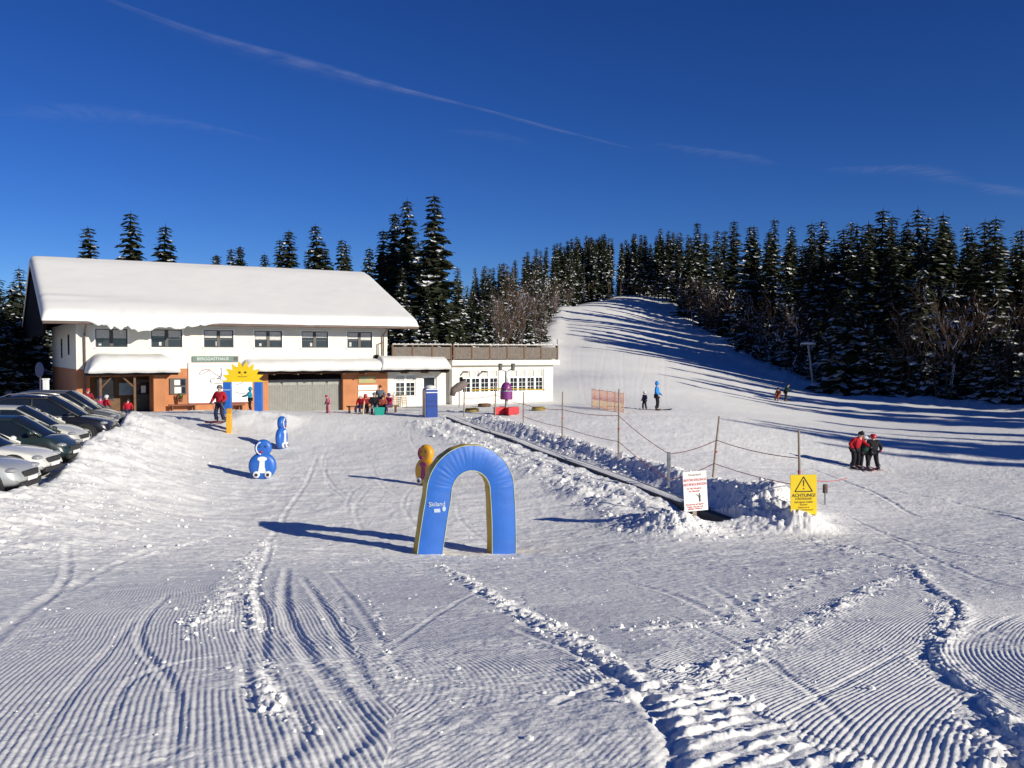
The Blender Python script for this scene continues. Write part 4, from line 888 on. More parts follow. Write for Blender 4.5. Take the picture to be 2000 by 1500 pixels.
# ---------------------------------------------------------------- drag lift masts
def mast(px, py0, py1, Y, lean, lab_, snowy):
    b = pt(px, py1, Y); b.z = gz(b.x, b.y) - .1; h = pt(px, py0, Y).z - b.z; r = empty('lift_mast', b, 0, lab_, 'lift mast')
    MB().tube([(0, 0, -.3), (lean, 0, h)], [.16, .11], 10).build('shaft', mat('mast_grey', (.30, .30, .31), .5, .3, 2), r)
    w = h * .16; MB().box(lean - w, lean + w, -.12, .12, h, h + .16).build('crossarm', MATS['mast_grey'], r, bevel=.02)
    if snowy: MB().ell((lean, 0, h + .2), (w * 1.05, .2, .14), 16, 8).build('crossarm_snow', SNOW_SOFT, r, smooth=True)
    for s_ in (-1, 1): MB().lathe([(.02, -.04), (.14, -.04), (.14, .04), (.02, .04)], 12, (lean + s_ * w * .85, 0, h - .12)).build('pulley', DK, r)
    for s_ in (-1, 1): MB().tube([(lean + s_ * w * .85, 0, h - .12), (lean + s_ * w * .85, 0, h + .01)], .03, 6).build('hanger', METAL, r)
mast(1591, 674, 757, 103, -.75, 'tall leaning lift mast with a snow covered crossarm at the forest edge', True)
mast(1356, 607, 650, 186, -.6, 'dark leaning lift mast far up the right edge of the piste', False)
# round blue road sign left of the lodge
p = pt(79, 765, 47); p.z = gz(p.x, p.y); r = empty('round_road_sign', p, R(-35), 'round dark blue road sign on a pole left of the lodge', 'road sign')
h = pt(79, 722, 47).z - p.z; MB().tube([(0, 0, -.2), (0, 0, h + .2)], .05).build('pole', mat('navy_pole', (.02, .02, .06), .5), r)
q = MB(); disc(q, 0, h, .40, -.05, -.02); q.build('disc', mat('navy_sign', (.01, .012, .10), .4), r)
p = pt(90, 765, 48.2); p.z = gz(p.x, p.y); r = empty('white_post', p, 0, 'white square post between the round blue sign and the lodge corner', 'post')
MB().box(-.12, .12, -.12, .12, -.2, 1.9).build('shaft', FRAMEW, r, bevel=.02); MB().box(-.14, .14, -.14, .14, 1.9, 1.97).build('cap', SNOW_SOFT, r)
# ---------------------------------------------------------------- crumbs of snow along the banks
def clods(name, pts):
    V = []; F = []; rr = random.Random(3)
    ico = [(0, 0, 1), (.89, 0, .45), (.28, .85, .45), (-.72, .53, .45), (-.72, -.53, .45), (.28, -.85, .45), (.72, .53, -.45), (-.28, .85, -.45), (-.89, 0, -.45), (-.28, -.85, -.45), (.72, -.53, -.45), (0, 0, -1)]
    fi = [(0,1,2),(0,2,3),(0,3,4),(0,4,5),(0,5,1),(1,6,2),(2,7,3),(3,8,4),(4,9,5),(5,10,1),(2,6,7),(3,7,8),(4,8,9),(5,9,10),(1,10,6),(6,11,7),(7,11,8),(8,11,9),(9,11,10),(10,11,6)]
    X = np.array([p[0] for p in pts]); Y = np.array([p[1] for p in pts]); Z = height(X, Y)
    for (x, y, s), z in zip(pts, Z):
        b = len(V); a = rr.random() * 6
        for v in ico:
            k = s * (.7 + .6 * rr.random()); V.append((x + k * (v[0] * math.cos(a) - v[1] * math.sin(a)), y + k * (v[0] * math.sin(a) + v[1] * math.cos(a)), z + k * .75 * v[2] + s * .15))
        F += [tuple(b + i for i in f) for f in fi]
    q = MB(); q.add(V, F); o = q.build(name, SNOW, smooth=False); return tag(o, 'loose crumbs of snow scattered along the banks', 'snow crumbs', kind='stuff')
rr = random.Random(11); CL = []
CT = smooth_poly(CARPET, 6)
for k in range(1500):
    t = rr.random() * (len(CT) - 1.01); i = int(t); p = CT[i]; d = CT[i + 1] - CT[i]; d = d / np.hypot(*d); sd = rr.choice((-1, 1)); o = (rr.uniform(.6, 2.9) if sd < 0 else rr.uniform(.55, 2.2)) * sd
    CL.append((p[0] + d[1] * o + rr.gauss(0, .1), p[1] - d[0] * o + rr.gauss(0, .1), min(.11, rr.expovariate(1 / .018) + .01)))
for cx, cy, R_, n in ((4.2, 22.5, 1.1, 260), (6.7, 24.2, 1.5, 120), (7.2, 23.2, .9, 160)):
    for k in range(n): CL.append((rr.gauss(cx, R_ * .5), rr.gauss(cy, R_ * .5), min(.08, rr.expovariate(1 / .014) + .008)))
for P, w, d in CLUMPS:
    L_c = np.hypot(*np.diff(P, axis=0).T).sum()
    for k in range(int(L_c * 24 * min(1, d / .04))):
        i = rr.randrange(len(P)); CL.append((P[i][0] + rr.gauss(0, w * .8), P[i][1] + rr.gauss(0, w * .8), min(.035, rr.expovariate(1 / .008) + .004)))
for k in range(420):
    i = rr.randrange(len(CARBANK)); CL.append((CARBANK[i][0] + abs(rr.gauss(0, 2.0)), CARBANK[i][1] + rr.gauss(0, 1.3), min(.08, rr.expovariate(1 / .014) + .008)))
for k in range(500):
    y = rr.uniform(4, 24); CL.append((rr.uniform(-.6, .6) * y, y, min(.03, rr.expovariate(1 / .006) + .003)))
clods('snow_crumbs', CL)
# ---------------------------------------------------------------- trees
NEED = mat('spruce_needles', (.022, .034, .016), .9, .45, 1.2, spec=.15, c2=(.055, .058, .032)); BARK = mat('spruce_bark', (.10, .065, .045), .9, .35, 4, spec=.1); TWIG = mat('bare_twigs', (.11, .075, .055), .9, .35, 2, spec=.1)
TSNOW = mat('branch_snow', (.80, .82, .86), .8, .06, 2, spec=.2)
def spruce_mesh(seed, h, base, spread, snow, ragged=.25, steps=5):
    rr = random.Random(seed); V = []; F = []; I = []
    def quad(a, b, c, d, m): n = len(V); V.extend([a, b, c, d]); F.append((n, n + 1, n + 2, n + 3)); I.append(m)
    z = base * h; az = rr.random() * 6
    while z < h * .985:
        t = (z - base * h) / (h * (1 - base)); Lm = spread * (.93 * (1 - t) ** .95 + .07 * (1 - t) ** .4) * (1 if t > .08 or base < .1 else .65 + t * 4)
        nb = 5 if t > .8 else 7
        for k in range(nb):
            az += 6.283 / nb + rr.uniform(-.35, .35); L = max(.12, Lm * rr.uniform(1 - ragged * 1.9, 1 + ragged))
            if rr.random() < .08: continue
            zk = z; z = z + rr.uniform(-.42, .42) * (1 - t)
            ca, sa = math.cos(az), math.sin(az); drop = rr.uniform(.22, .5) * (1 - .75 * t); n = max(2, int(steps * (.4 + .6 * L / spread) + .5)); wb = .10 + .10 * L
            hs_ = rr.random() < snow * 1.5 * (1 - .75 * t)
            for j in range(n):
                f0, f1 = j / n, (j + 1) / n
                r0, r1 = L * f0, L * f1; z0 = z - L * drop * math.sin(f0 * 2.0); z1 = z - L * drop * math.sin(f1 * 2.0)
                w0 = wb * (1.25 - f0) + .06; rr2 = rr.uniform(.8, 1.2)
                for s in (-1, 1):
                    tw = (w0 * 1.9 + .12) * rr2 * rr.uniform(.7, 1.3); hang = rr.uniform(.15, .55) * tw; fo = rr.uniform(.3, .8) * tw
                    a = (ca * r0, sa * r0, z0 + .02); b = (ca * r1, sa * r1, z1 + .02)
                    tip = (ca * (r0 + fo) - sa * s * tw, sa * (r0 + fo) + ca * s * tw, z0 - hang)
                    tip2 = (ca * (r1 + fo) - sa * s * tw * .7, sa * (r1 + fo) + ca * s * tw * .7, z1 - hang * 1.1)
                    quad(a, b, tip2, tip, 0)
                    if hs_ and rr.random() < .5 + snow * .4 and f0 > .1:
                        k2 = rr.uniform(.45, .92); up = .035 + .02 * L
                        m_ = lambda p, q_, e: tuple(p[i] + (q_[i] - p[i]) * k2 + (e if i == 2 else 0) for i in range(3))
                        quad((a[0], a[1], a[2] + up), (b[0], b[1], b[2] + up), m_(b, tip2, up * .5), m_(a, tip, up * .5), 1)
                # hanging curtain under the branch
                hg = (.12 + .13 * L * (1 - f0)) * rr.uniform(.6, 1.4)
                quad((ca * r0, sa * r0, z0), (ca * r1, sa * r1, z1), (ca * r1 * .98, sa * r1 * .98, z1 - hg * .8), (ca * r0, sa * r0, z0 - hg), 0)
            z = zk
        z += (.30 + .18 * (1 - t)) * rr.uniform(.75, 1.25) * (h / 16) ** .5
    quad((-.05, 0, h - .7), (.05, 0, h - .7), (.01, 0, h), (-.01, 0, h), 0); quad((0, -.05, h - .7), (0, .05, h - .7), (0, .01, h), (0, -.01, h), 0)
    return mesh_from('spruce_crown', V, F, [NEED, TSNOW], I)
def trunk_mesh(h, r, seed, bare=0.):
    q = MB(); rr = random.Random(seed); n = 8
    q.tube([(rr.uniform(-.04, .04), rr.uniform(-.04, .04), h * .97 * k / n - .4 * (k == 0)) for k in range(n + 1)], [r * (1 - .85 * k / n) for k in range(n + 1)], 7)
    for k in range(int(26 * bare)):       # dead stubs on the bare part
        z = rr.uniform(.08, bare) * h; a = rr.random() * 6.28; l = rr.uniform(.3, 1.2); q.tube([(0, 0, z), (l * math.cos(a), l * math.sin(a), z + rr.uniform(-.3, .1))], [.03, .008], 3, False)
    return mesh_from('tree_trunk', q.V, q.F, [BARK])
def brush_mesh(seed, h):
    rr = random.Random(seed); q = MB(); V = []; F = []
    def br(p, d, l, r, lev):
        n = 3; P = [p]; dd = Vector(d)
        for k in range(n): dd = (dd + Vector((rr.uniform(-.16, .16), rr.uniform(-.16, .16), .07))).normalized(); P.append(P[-1] + dd * l / n)
        q.m = 0; q.tube(P, [r * (1 - .6 * k / n) for k in range(n + 1)], 3, False)
        if rr.random() < .10:
            q.m = 1; a, b = P[1], P[2]; up = Vector((0, 0, r + .015)); sd = Vector((.02 + r, .0, 0)); q.add([a + up - sd, a + up + sd, b + up + sd, b + up - sd], [(0, 1, 2, 3)])
        if lev < 3:
            for k in range(5 if lev else 9):
                f = rr.uniform(.25, 1); i = min(n - 1, int(f * n)); pp = P[i].lerp(P[i + 1], f * n - i); a = rr.random() * 6.28; e = rr.uniform(.35, .8)
                br(pp, (dd + Vector((math.cos(a) * e, math.sin(a) * e, rr.uniform(-.1, .3)))).normalized(), l * rr.uniform(.35, .6), r * .5, lev + 1)
    for s in range(3): a = rr.random() * 6.28; br(Vector((.25 * math.cos(a), .25 * math.sin(a), -.1)), Vector((.2 * math.cos(a), .2 * math.sin(a), 1)).normalized(), h * rr.uniform(.6, .95), .045, 0)
    return mesh_from('brush_twigs', q.V, q.F, [TWIG, TSNOW], q.I)
KINDS = {}
def kind(name, n, fn): KINDS[name] = [fn(k) for k in range(n)]
kind('tall', 5, lambda k: (spruce_mesh(100 + k, 16, .10, 2.6 + .3 * (k % 3), .30, .36, 6), trunk_mesh(16, .24, k), 16))
kind('forest', 6, lambda k: (spruce_mesh(200 + k, 18, (.34, .42, .28, .38, .2, .45)[k], 1.75 + .2 * (k % 3), (.4, .65, .5, .35, .7, .5)[k], .36, 4), trunk_mesh(18, .19, k, .4), 18))
kind('wall', 4, lambda k: (spruce_mesh(300 + k, 18, .06, 2.3 + .25 * k, (.5, .75, .35, .6)[k], .38, 5), trunk_mesh(18, .22, k), 18))
kind('snowy', 5, lambda k: (spruce_mesh(400 + k, 7, .02, 1.7 + .2 * (k % 3), .85, .3, 5), trunk_mesh(7, .10, k), 7))
kind('brush', 4, lambda k: (brush_mesh(500 + k, 5.0), None, 5))
TR = random.Random(5); FIRST = {}
def tree(kd, k, x, y, h, lab_, group, wid=1.0):
    cm, tm, hh = KINDS[kd][k % len(KINDS[kd])]; s = h / hh; name = 'bare_shrub' if kd == 'brush' else 'spruce_tree'
    z = float(macro(x, y)[0]) + (0 if y > 40 else 0) - .1; key = (kd, k % len(KINDS[kd]))
    if key in FIRST: r = copy_tree(FIRST[key])
    else:
        r = empty(name); FIRST[key] = r
        if tm: link('trunk', tm, r); link('crown', cm, r)
        else: link('twigs', cm, r)
    r.location = (x, y, z); r.rotation_euler = (TR.uniform(-.045, .045), TR.uniform(-.045, .045), TR.random() * 6.28); r.scale = (s * wid, s * wid, s)
    r['label'] = lab_; r['category'] = 'shrub' if kd == 'brush' else 'tree'
    if group: r['group'] = group
    elif 'group' in r: del r['group']
    return r
WOOD = {}
def in_wood(key, kd, k, x, y, h, wid=1.):
    WOOD.setdefault(key, []).append((kd, k, x, y, float(macro(x, y)[0]) - .1, h, wid, TR.random() * 6.28))
def build_wood(key, name, lab_):
    V, F, I = [], [], []; n0 = 0
    for kd, k, x, y, z, h, wid, a in WOOD[key]:
        cm, tm, hh = KINDS[kd][k % len(KINDS[kd])]; s = h / hh; c, q_ = math.cos(a), math.sin(a)
        for me, off in ((cm, 0), (tm, 2)):
            v = np.empty(len(me.vertices) * 3, np.float32); me.vertices.foreach_get('co', v); v = v.reshape(-1, 3) * (s * wid, s * wid, s)
            V.append(np.c_[v[:, 0] * c - v[:, 1] * q_ + x, v[:, 0] * q_ + v[:, 1] * c + y, v[:, 2] + z])
            for p in me.polygons: F.append(tuple(n0 + i for i in p.vertices)); I.append(p.material_index + off)
            n0 += len(v)
    me = mesh_from(name, np.vstack(V).tolist(), F, [NEED, TSNOW, BARK], I); tag(link(name, me), lab_, 'wood', kind='stuff')
def wpx(px, ytop, Y, kd, k, wid):
    p = pt(px, ytop, Y); in_wood('far', kd, k, p.x, p.y, p.z - float(macro(p.x, p.y)[0]) + .1, wid)
def tpx(px, ytop, Y, kd, k, lab_, group=None, wid=1.0):
    p = pt(px, ytop, Y); z = float(macro(p.x, p.y)[0]); return tree(kd, k, p.x, p.y, p.z - z + .1, lab_, group, wid)
# the big group behind the right end of the lodge
tpx(850, 378, 88, 'tall', 0, 'tallest and broadest spruce, right of the group behind the lodge roof', None, 1.18)
tpx(797, 387, 92, 'tall', 1, 'second tallest slim spruce, just left of the tallest one', None, .95)
tpx(766, 410, 93, 'tall', 2, 'third spruce from the tallest one, behind the lodge roof end', None, .95)
tpx(738, 445, 95, 'tall', 3, 'leftmost and lowest of the four big spruces at the roof end', None, 1.0)
tpx(716, 480, 99, 'tall', 1, 'small spruce peeping out left of the four big spruces at the roof end', None, 1.)
for k, (px, yt, Y, w) in enumerate(((820, 470, 98, 1.1), (890, 520, 96, 1.1), (868, 560, 84, 1.2), (905, 545, 100, 1.), (780, 520, 84, 1.2), (830, 560, 80, 1.3), (745, 560, 90, 1.2), (800, 600, 78, 1.2), (925, 590, 92, 1.1), (850, 620, 76, 1.3), (895, 610, 82, 1.2), (760, 600, 82, 1.2))):
    tpx(px, yt, Y, 'wall', k, 'dark spruce filling in behind the four big spruces and the terrace', 'spruces behind the terrace', w)
# tree tops behind the roof
for px, yt, Y, w, lb in ((183, 440, 92, 1.15, 'leftmost spruce top above the lodge roof'), (250, 411, 90, 1.2, 'tallest spruce top above the left half of the lodge roof'), (306, 433, 92, 1.15, 'third spruce top above the left half of the lodge roof'),
                     (415, 497, 120, 1, 'tiny spruce tip above the roof, left of the small cluster'), (450, 482, 122, 1, 'small pointed spruce tip left of the middle of the roof'), (437, 495, 124, .9, 'lowest spruce tip of the small cluster above the roof'), (477, 477, 118, 1, 'spruce tip just left of the middle of the roof ridge'), (511, 491, 120, 1, 'small spruce tip at the middle of the roof ridge'),
                     (561, 446, 104, 1.15, 'broad spruce top right of the middle of the roof'), (594, 486, 112, 1, 'low spruce top between two higher ones above the roof'), (631, 435, 104, 1.1, 'highest spruce top above the right half of the roof'), (660, 465, 108, 1, 'spruce top right of the highest one above the roof'), (684, 474, 110, 1, 'rightmost spruce top above the roof before the big group'), (545, 465, 110, 1, 'slim spruce top left of the broad one above the roof'), (646, 480, 112, 1, 'low spruce top right beside the highest one above the roof')):
    tpx(px, yt, Y, 'tall', int(px), lb, None, w)
# left edge of the picture
for k, (px, yt, Y, w, kd) in enumerate(((12, 560, 66, 1.3, 'snowy'), (52, 520, 80, 1.2, 'wall'), (32, 590, 64, 1.3, 'snowy'), (-10, 540, 74, 1.3, 'wall'), (60, 640, 66, 1.5, 'snowy'), (5, 650, 60, 1.5, 'snowy'), (38, 680, 62, 1.5, 'snowy'), (-25, 600, 62, 1.3, 'snowy'), (74, 600, 82, 1.2, 'wall'), (24, 545, 82, 1.2, 'wall'), (98, 640, 78, 1.3, 'snowy'), (86, 600, 74, 1.2, 'wall'), (108, 650, 84, 1.3, 'snowy'))):
    tpx(px, yt, Y, kd, k, 'snow laden spruce at the left edge beside the dark lodge gable', 'spruces left of the lodge', w)
# left side of the piste, from the terrace up to the top
Rn = random.Random(21)
def topline(px): return float(np.interp(px, [880, 930, 1000, 1040, 1080, 1120, 1180, 1205, 1230, 1265, 1290, 1330], [545, 520, 508, 482, 478, 460, 452, 475, 448, 452, 437, 455]))
for k in range(42):
    px = 905 + k * 4.5 + Rn.uniform(-4, 4); Y = float(np.interp(px, [905, 1000, 1060, 1110], [100, 135, 185, 228])) + Rn.uniform(-6, 26)
    tpx(px, topline(px) + Rn.choice((0, 6, 14, 26, 44, 70)) * Rn.uniform(.5, 1.2), Y, 'wall' if px < 1050 else 'forest', k, 'dark snow dusted spruce in the wood on the left of the piste', 'spruces left of the piste', Rn.uniform(.85, 1.15))
for k in range(28):
    px = 1095 + 3.9 * k + Rn.uniform(-3, 3)
    if 1196 < px < 1204 : continue
    tpx(px, topline(px) + Rn.choice((0, 5, 12, 24)), 250 + Rn.uniform(0, 22), 'forest', k + 2, 'bare stemmed tall spruce in the row across the top of the piste', 'spruces at the top of the piste', Rn.uniform(.85, 1.1))
for k in range(26):
    px = 1092 + 3.9 * k; tpx(px, topline(px) + Rn.choice((10, 24, 40, 60)), 226 + (px - 1092) * .14 + Rn.uniform(-4, 4), 'forest' if k % 2 else 'wall', k, 'dark spruce along the crest left of the top of the piste', 'spruces on the crest', Rn.uniform(.8, 1.1))
for k in range(44):
    px = 1085 + 6.2 * k + Rn.uniform(-3, 3)
    if abs(px - 1200) < 4: continue
    wpx(px, topline(min(px, 1325)) + Rn.choice((22, 34, 50, 66)), 276 + Rn.uniform(0, 18), 'wall', k, 1.1)
for k in range(16):
    px = 1212 + 7.5 * k; tpx(px, topline(min(px, 1325)) + Rn.choice((4, 14, 26)), 244 + Rn.uniform(-4, 6), 'forest', k, 'bare stemmed tall spruce in the row across the top of the piste', 'spruces at the top of the piste', 1.)
for k in range(20):    # brush and young spruces along the left edge of the piste
    Y = 90 + k * 6.2; x = float(np.interp(Y, SLOPE_L[:, 1], SLOPE_L[:, 0])) - Rn.uniform(1.5, 6.5)
    if k % 3: tree('brush', k, x, Y, Rn.uniform(3.5, 7.5), 'leafless brown shrub on the left edge of the piste above the terrace', 'bare shrubs left of the piste', 1.2)
    else: tree('snowy', k, x - 1, Y, Rn.uniform(4, 7), 'young snow laden spruce on the left edge of the piste', 'young spruces left of the piste')
for k in range(22):
    Y = 118 + k * 4.6; x = float(np.interp(Y, SLOPE_L[:, 1], SLOPE_L[:, 0])) - Rn.uniform(.2, 2.4)
    if k % 2: tree('brush', k, x, Y, Rn.uniform(3, 5), 'leafless brown shrub on the left edge of the piste above the terrace', 'bare shrubs left of the piste', 1.3)
    else: tree('snowy', k, x - .8, Y, Rn.uniform(3, 6.5), 'young snow laden spruce on the left edge of the piste', 'young spruces left of the piste')
# right forest
def tl2(px): return float(np.interp(px, [1320, 1350, 1400, 1440, 1500, 1560, 1600, 1640, 1700, 1740, 1800, 1840, 1880, 1930, 1960, 2000, 2100], [470, 448, 440, 432, 436, 430, 440, 428, 412, 418, 402, 420, 445, 425, 440, 465, 440]))
tops = [(1367,432),(1345,455),(1438,428),(1466,440),(1511,424),(1541,437),(1578,430),(1620,425),(1655,428),(1681,432),(1712,405),(1748,418),(1738,440),(1800,400),(1832,415),(1862,445),(1895,435),(1920,425),(1938,422),(1985,455),(2010,440),(1480,436),(1395,448),(1330,452),(1600,470),(1770,450)]
for k, (px, yt) in enumerate(tops):
    Y = float(np.interp(px, [1320, 1440, 1560, 1680, 1800, 2000], [236, 172, 138, 124, 116, 110])) + Rn.uniform(-6, 6)
    tpx(px, yt, Y, 'wall', k, 'tall dark spruce crown standing out against the sky, right of the piste', 'tall spruces right of the piste', Rn.uniform(.95, 1.25))
for k in range(48):
    px = 1325 + 14.9 * k + Rn.uniform(-6, 6); Y = float(np.interp(px, [1320, 1440, 1560, 1680, 1800, 2000], [232, 165, 130, 114, 106, 100])) + Rn.uniform(-6, 26)
    tpx(px, tl2(px) + Rn.choice((12, 26, 44, 70)) * Rn.uniform(.6, 1.3), Y, 'wall' if k % 3 else 'forest', k, 'dark spruce in the dense wood right of the piste', 'spruces right of the piste', Rn.uniform(1.05, 1.4))
E = FOREST
for k in range(86):    # snow laden young trees and leafless brush along the edge
    t = k / 85; Y = 84 + 158 * t ** 1.35; x = float(np.interp(Y, E[:, 1], E[:, 0])) + Rn.uniform(.6, 7)
    kd = ('snowy', 'brush', 'snowy', 'snowy', 'brush', 'snowy')[k % 6]
    if kd == 'snowy': tree('snowy', k, x, Y, Rn.uniform(4.5, 10.5), 'snow laden young spruce at the forest edge right of the piste', 'young spruces right of the piste', Rn.uniform(.8, 1.15))
    else: tree('brush', k, x - .6, Y, Rn.uniform(5, 9.5), 'leafless brown shrub at the forest edge right of the piste', 'bare shrubs right of the piste', 1.15)
tpx(1655, 560, 102, 'snowy', 1, 'heavily snow laden spruce in the middle of the right forest edge', None, 1.15)
tpx(1795, 520, 97, 'snowy', 3, 'tall snow laden spruce right of the middle of the right forest edge', None, 1.1)
tpx(1712, 640, 98, 'snowy', 2, 'half height snow laden spruce between two taller snowy ones on the right', None, 1.2)
tpx(1960, 650, 88, 'snowy', 4, 'snow laden spruce nearest the right edge of the picture', None, 1.4)
tpx(1895, 600, 96, 'snowy', 0, 'snow laden spruce left of the last snowy one at the right edge', None, 1.2)
# the wood goes on to the right and throws its shadows over the snow
for k, (x, y, h) in enumerate(((62, 24, 20), (57, 26, 21), (55.5, 29, 19), (60, 28.5, 21), (54, 24.5, 17), (66, 29, 20), (70, 34, 22), (58, 17, 13), (64, 22, 21), (61, 40, 17), (64, 47, 20), (58, 53, 19), (55, 60, 20), (63, 64, 22), (53, 68, 20), (57, 76, 21), (51, 80, 19), (60, 88, 22), (71, 56, 20), (68, 20, 15), (74, 44, 20), (66, 72, 22), (54, 90, 20), (60, 100, 22), (52, 12, 7))):
    in_wood('right', 'wall', k, x, y, h)
build_wood('far', 'far_wood', 'dense dark wood closing the view behind the top of the piste'); build_wood('right', 'side_wood', 'spruce wood to the right of the open snow that throws its shadows over it')
# ---------------------------------------------------------------- contrails, high above
def contrail(name, pts, lab_, alpha, seed):
    H = 2400.; q = MB(); V = []; F = []; P = []; Wd = []
    for px, py, w in pts:
        d = pt(px, py, 1.0); t = H / d.z; P.append(d * t); Wd.append(w / FPX * (d * t).length)
    P2 = smooth_poly([(p.x, p.y, w) for p, w in zip(P, Wd)], 12)
    m = bpy.data.materials.new(name); m.use_nodes = True; n = m.node_tree; n.nodes.remove(n.nodes['Principled BSDF']); out = n.nodes['Material Output']; L = n.links
    tr = n.nodes.new('ShaderNodeBsdfTransparent'); df = n.nodes.new('ShaderNodeBsdfTranslucent'); df.inputs[0].default_value = (.95, .95, .95, 1); mx = n.nodes.new('ShaderNodeMixShader')
    uv = n.nodes.new('ShaderNodeUVMap'); sx = n.nodes.new('ShaderNodeSeparateXYZ'); L.new(uv.outputs[0], sx.inputs[0])
    no = n.nodes.new('ShaderNodeTexNoise'); no.inputs['Scale'].default_value = 1; no.inputs['Detail'].default_value = 6; mpn = n.nodes.new('ShaderNodeMapping'); mpn.inputs['Scale'].default_value = (22, 2.2, 1); mpn.inputs['Location'].default_value = (seed, seed, 0)
    L.new(uv.outputs[0], mpn.inputs[0]); L.new(mpn.outputs[0], no.inputs['Vector'])
    def math_(op, a, b=None):
        x = n.nodes.new('ShaderNodeMath'); x.operation = op; x.use_clamp = False
        for i, s in enumerate((a, b)):
            if s is None: continue
            if isinstance(s, (int, float)): x.inputs[i].default_value = s
            else: L.new(s, x.inputs[i])
        return x.outputs[0]
    v = sx.outputs[1]; edge = math_('POWER', math_('MAXIMUM', math_('SINE', math_('MULTIPLY', v, math.pi)), 0.), 3.0)
    u_ = sx.outputs[0]; end = math_('POWER', math_('MAXIMUM', math_('SINE', math_('MULTIPLY', u_, math.pi)), 0.), .6)
    nn_ = math_('MAXIMUM', math_('SUBTRACT', math_('MULTIPLY', no.outputs['Fac'], 2.0), .55), 0.)
    L.new(math_('MINIMUM', math_('MULTIPLY', math_('MULTIPLY', edge, end), math_('MULTIPLY', nn_, alpha)), .8), mx.inputs[0]); L.new(tr.outputs[0], mx.inputs[1]); L.new(df.outputs[0], mx.inputs[2]); L.new(mx.outputs[0], out.inputs[0])
    T = np.gradient(P2[:, :2], axis=0); T /= np.hypot(*T.T)[:, None]; nn = 7; UV = []
    for i, p in enumerate(P2):
        vd = Vector((p[0], p[1], 0)).normalized(); nx, ny = -T[i][1], T[i][0]
        for j in range(nn):
            o = (j / (nn - 1) - .5) * p[2] * 5.0; V.append((p[0] + nx * o, p[1] + ny * o, H + 40 * math.sin(math.pi * j / (nn - 1)))); UV.append((i / (len(P2) - 1), j / (nn - 1)))
    for i in range(len(P2) - 1):
        for j in range(nn - 1): F.append((i * nn + j, i * nn + j + 1, (i + 1) * nn + j + 1, (i + 1) * nn + j))
    me = mesh_from(name, V, F, [m]); ul = me.uv_layers.new(name='UVMap')
    for lp in me.loops: ul.data[lp.index].uv = UV[lp.vertex_index]
    o = link(name, me); o.visible_shadow = True; return tag(o, kind='structure')
contrail('contrail', [(60, -50, 6), (200, 5, 10), (400, 78, 17), (540, 118, 22), (650, 148, 21), (780, 182, 14), (920, 215, 9), (1080, 258, 9), (1180, 283, 8), (1260, 302, 6)], '', .155, 3.)
contrail('thin_cloud', [(0, 235, 16), (120, 225, 40), (250, 232, 34), (400, 255, 20), (540, 285, 8)], '', .07, 11.)
contrail('thin_cloud', [(1270, 285, 12), (1380, 302, 20), (1450, 312, 20), (1510, 328, 10)], '', .09, 21.)
contrail('thin_cloud', [(1600, 335, 10), (1690, 335, 24), (1780, 335, 26), (1850, 352, 20), (1900, 368, 8)], '', .09, 31.)
contrail('thin_cloud', [(1900, 362, 10), (1960, 375, 20), (2060, 392, 22)], '', .12, 41.)
contrail('thin_cloud', [(860, 262, 14), (950, 268, 24), (1040, 290, 12)], '', .04, 51.)
# ---------------------------------------------------------------- people
SKIN = mat('skin', (.58, .36, .27), .6, .1, 20)
def cloth(name, c): return mat(name, c, .8, .25, 6, .4, 30, spec=.2)
def skinned(name, nodes, edges, m, parent, sub=1):
    me = bpy.data.meshes.new(name); names = list(nodes); me.from_pydata([nodes[n][0] for n in names], [(names.index(a), names.index(b)) for a, b in edges], [])
    o = link(name, me); sk = o.modifiers.new('skin', 'SKIN'); sk.use_smooth_shade = True; ly = me.skin_vertices[0].data
    for i, n in enumerate(names):
        r = nodes[n][1]; r = r if hasattr(r, '__len__') else (r, r); ly[i].radius = r; ly[i].use_root = (i == 0)
    su = o.modifiers.new('sub', 'SUBSURF'); su.levels = sub; su.render_levels = sub
    bpy.context.view_layer.update()
    nm = bpy.data.meshes.new_from_object(o.evaluated_get(bpy.context.evaluated_depsgraph_get())); bpy.data.objects.remove(o); nm.name = name
    nm.materials.clear(); nm.materials.append(m); nm.polygons.foreach_set('use_smooth', [True] * len(nm.polygons)); return link(name, nm, parent)
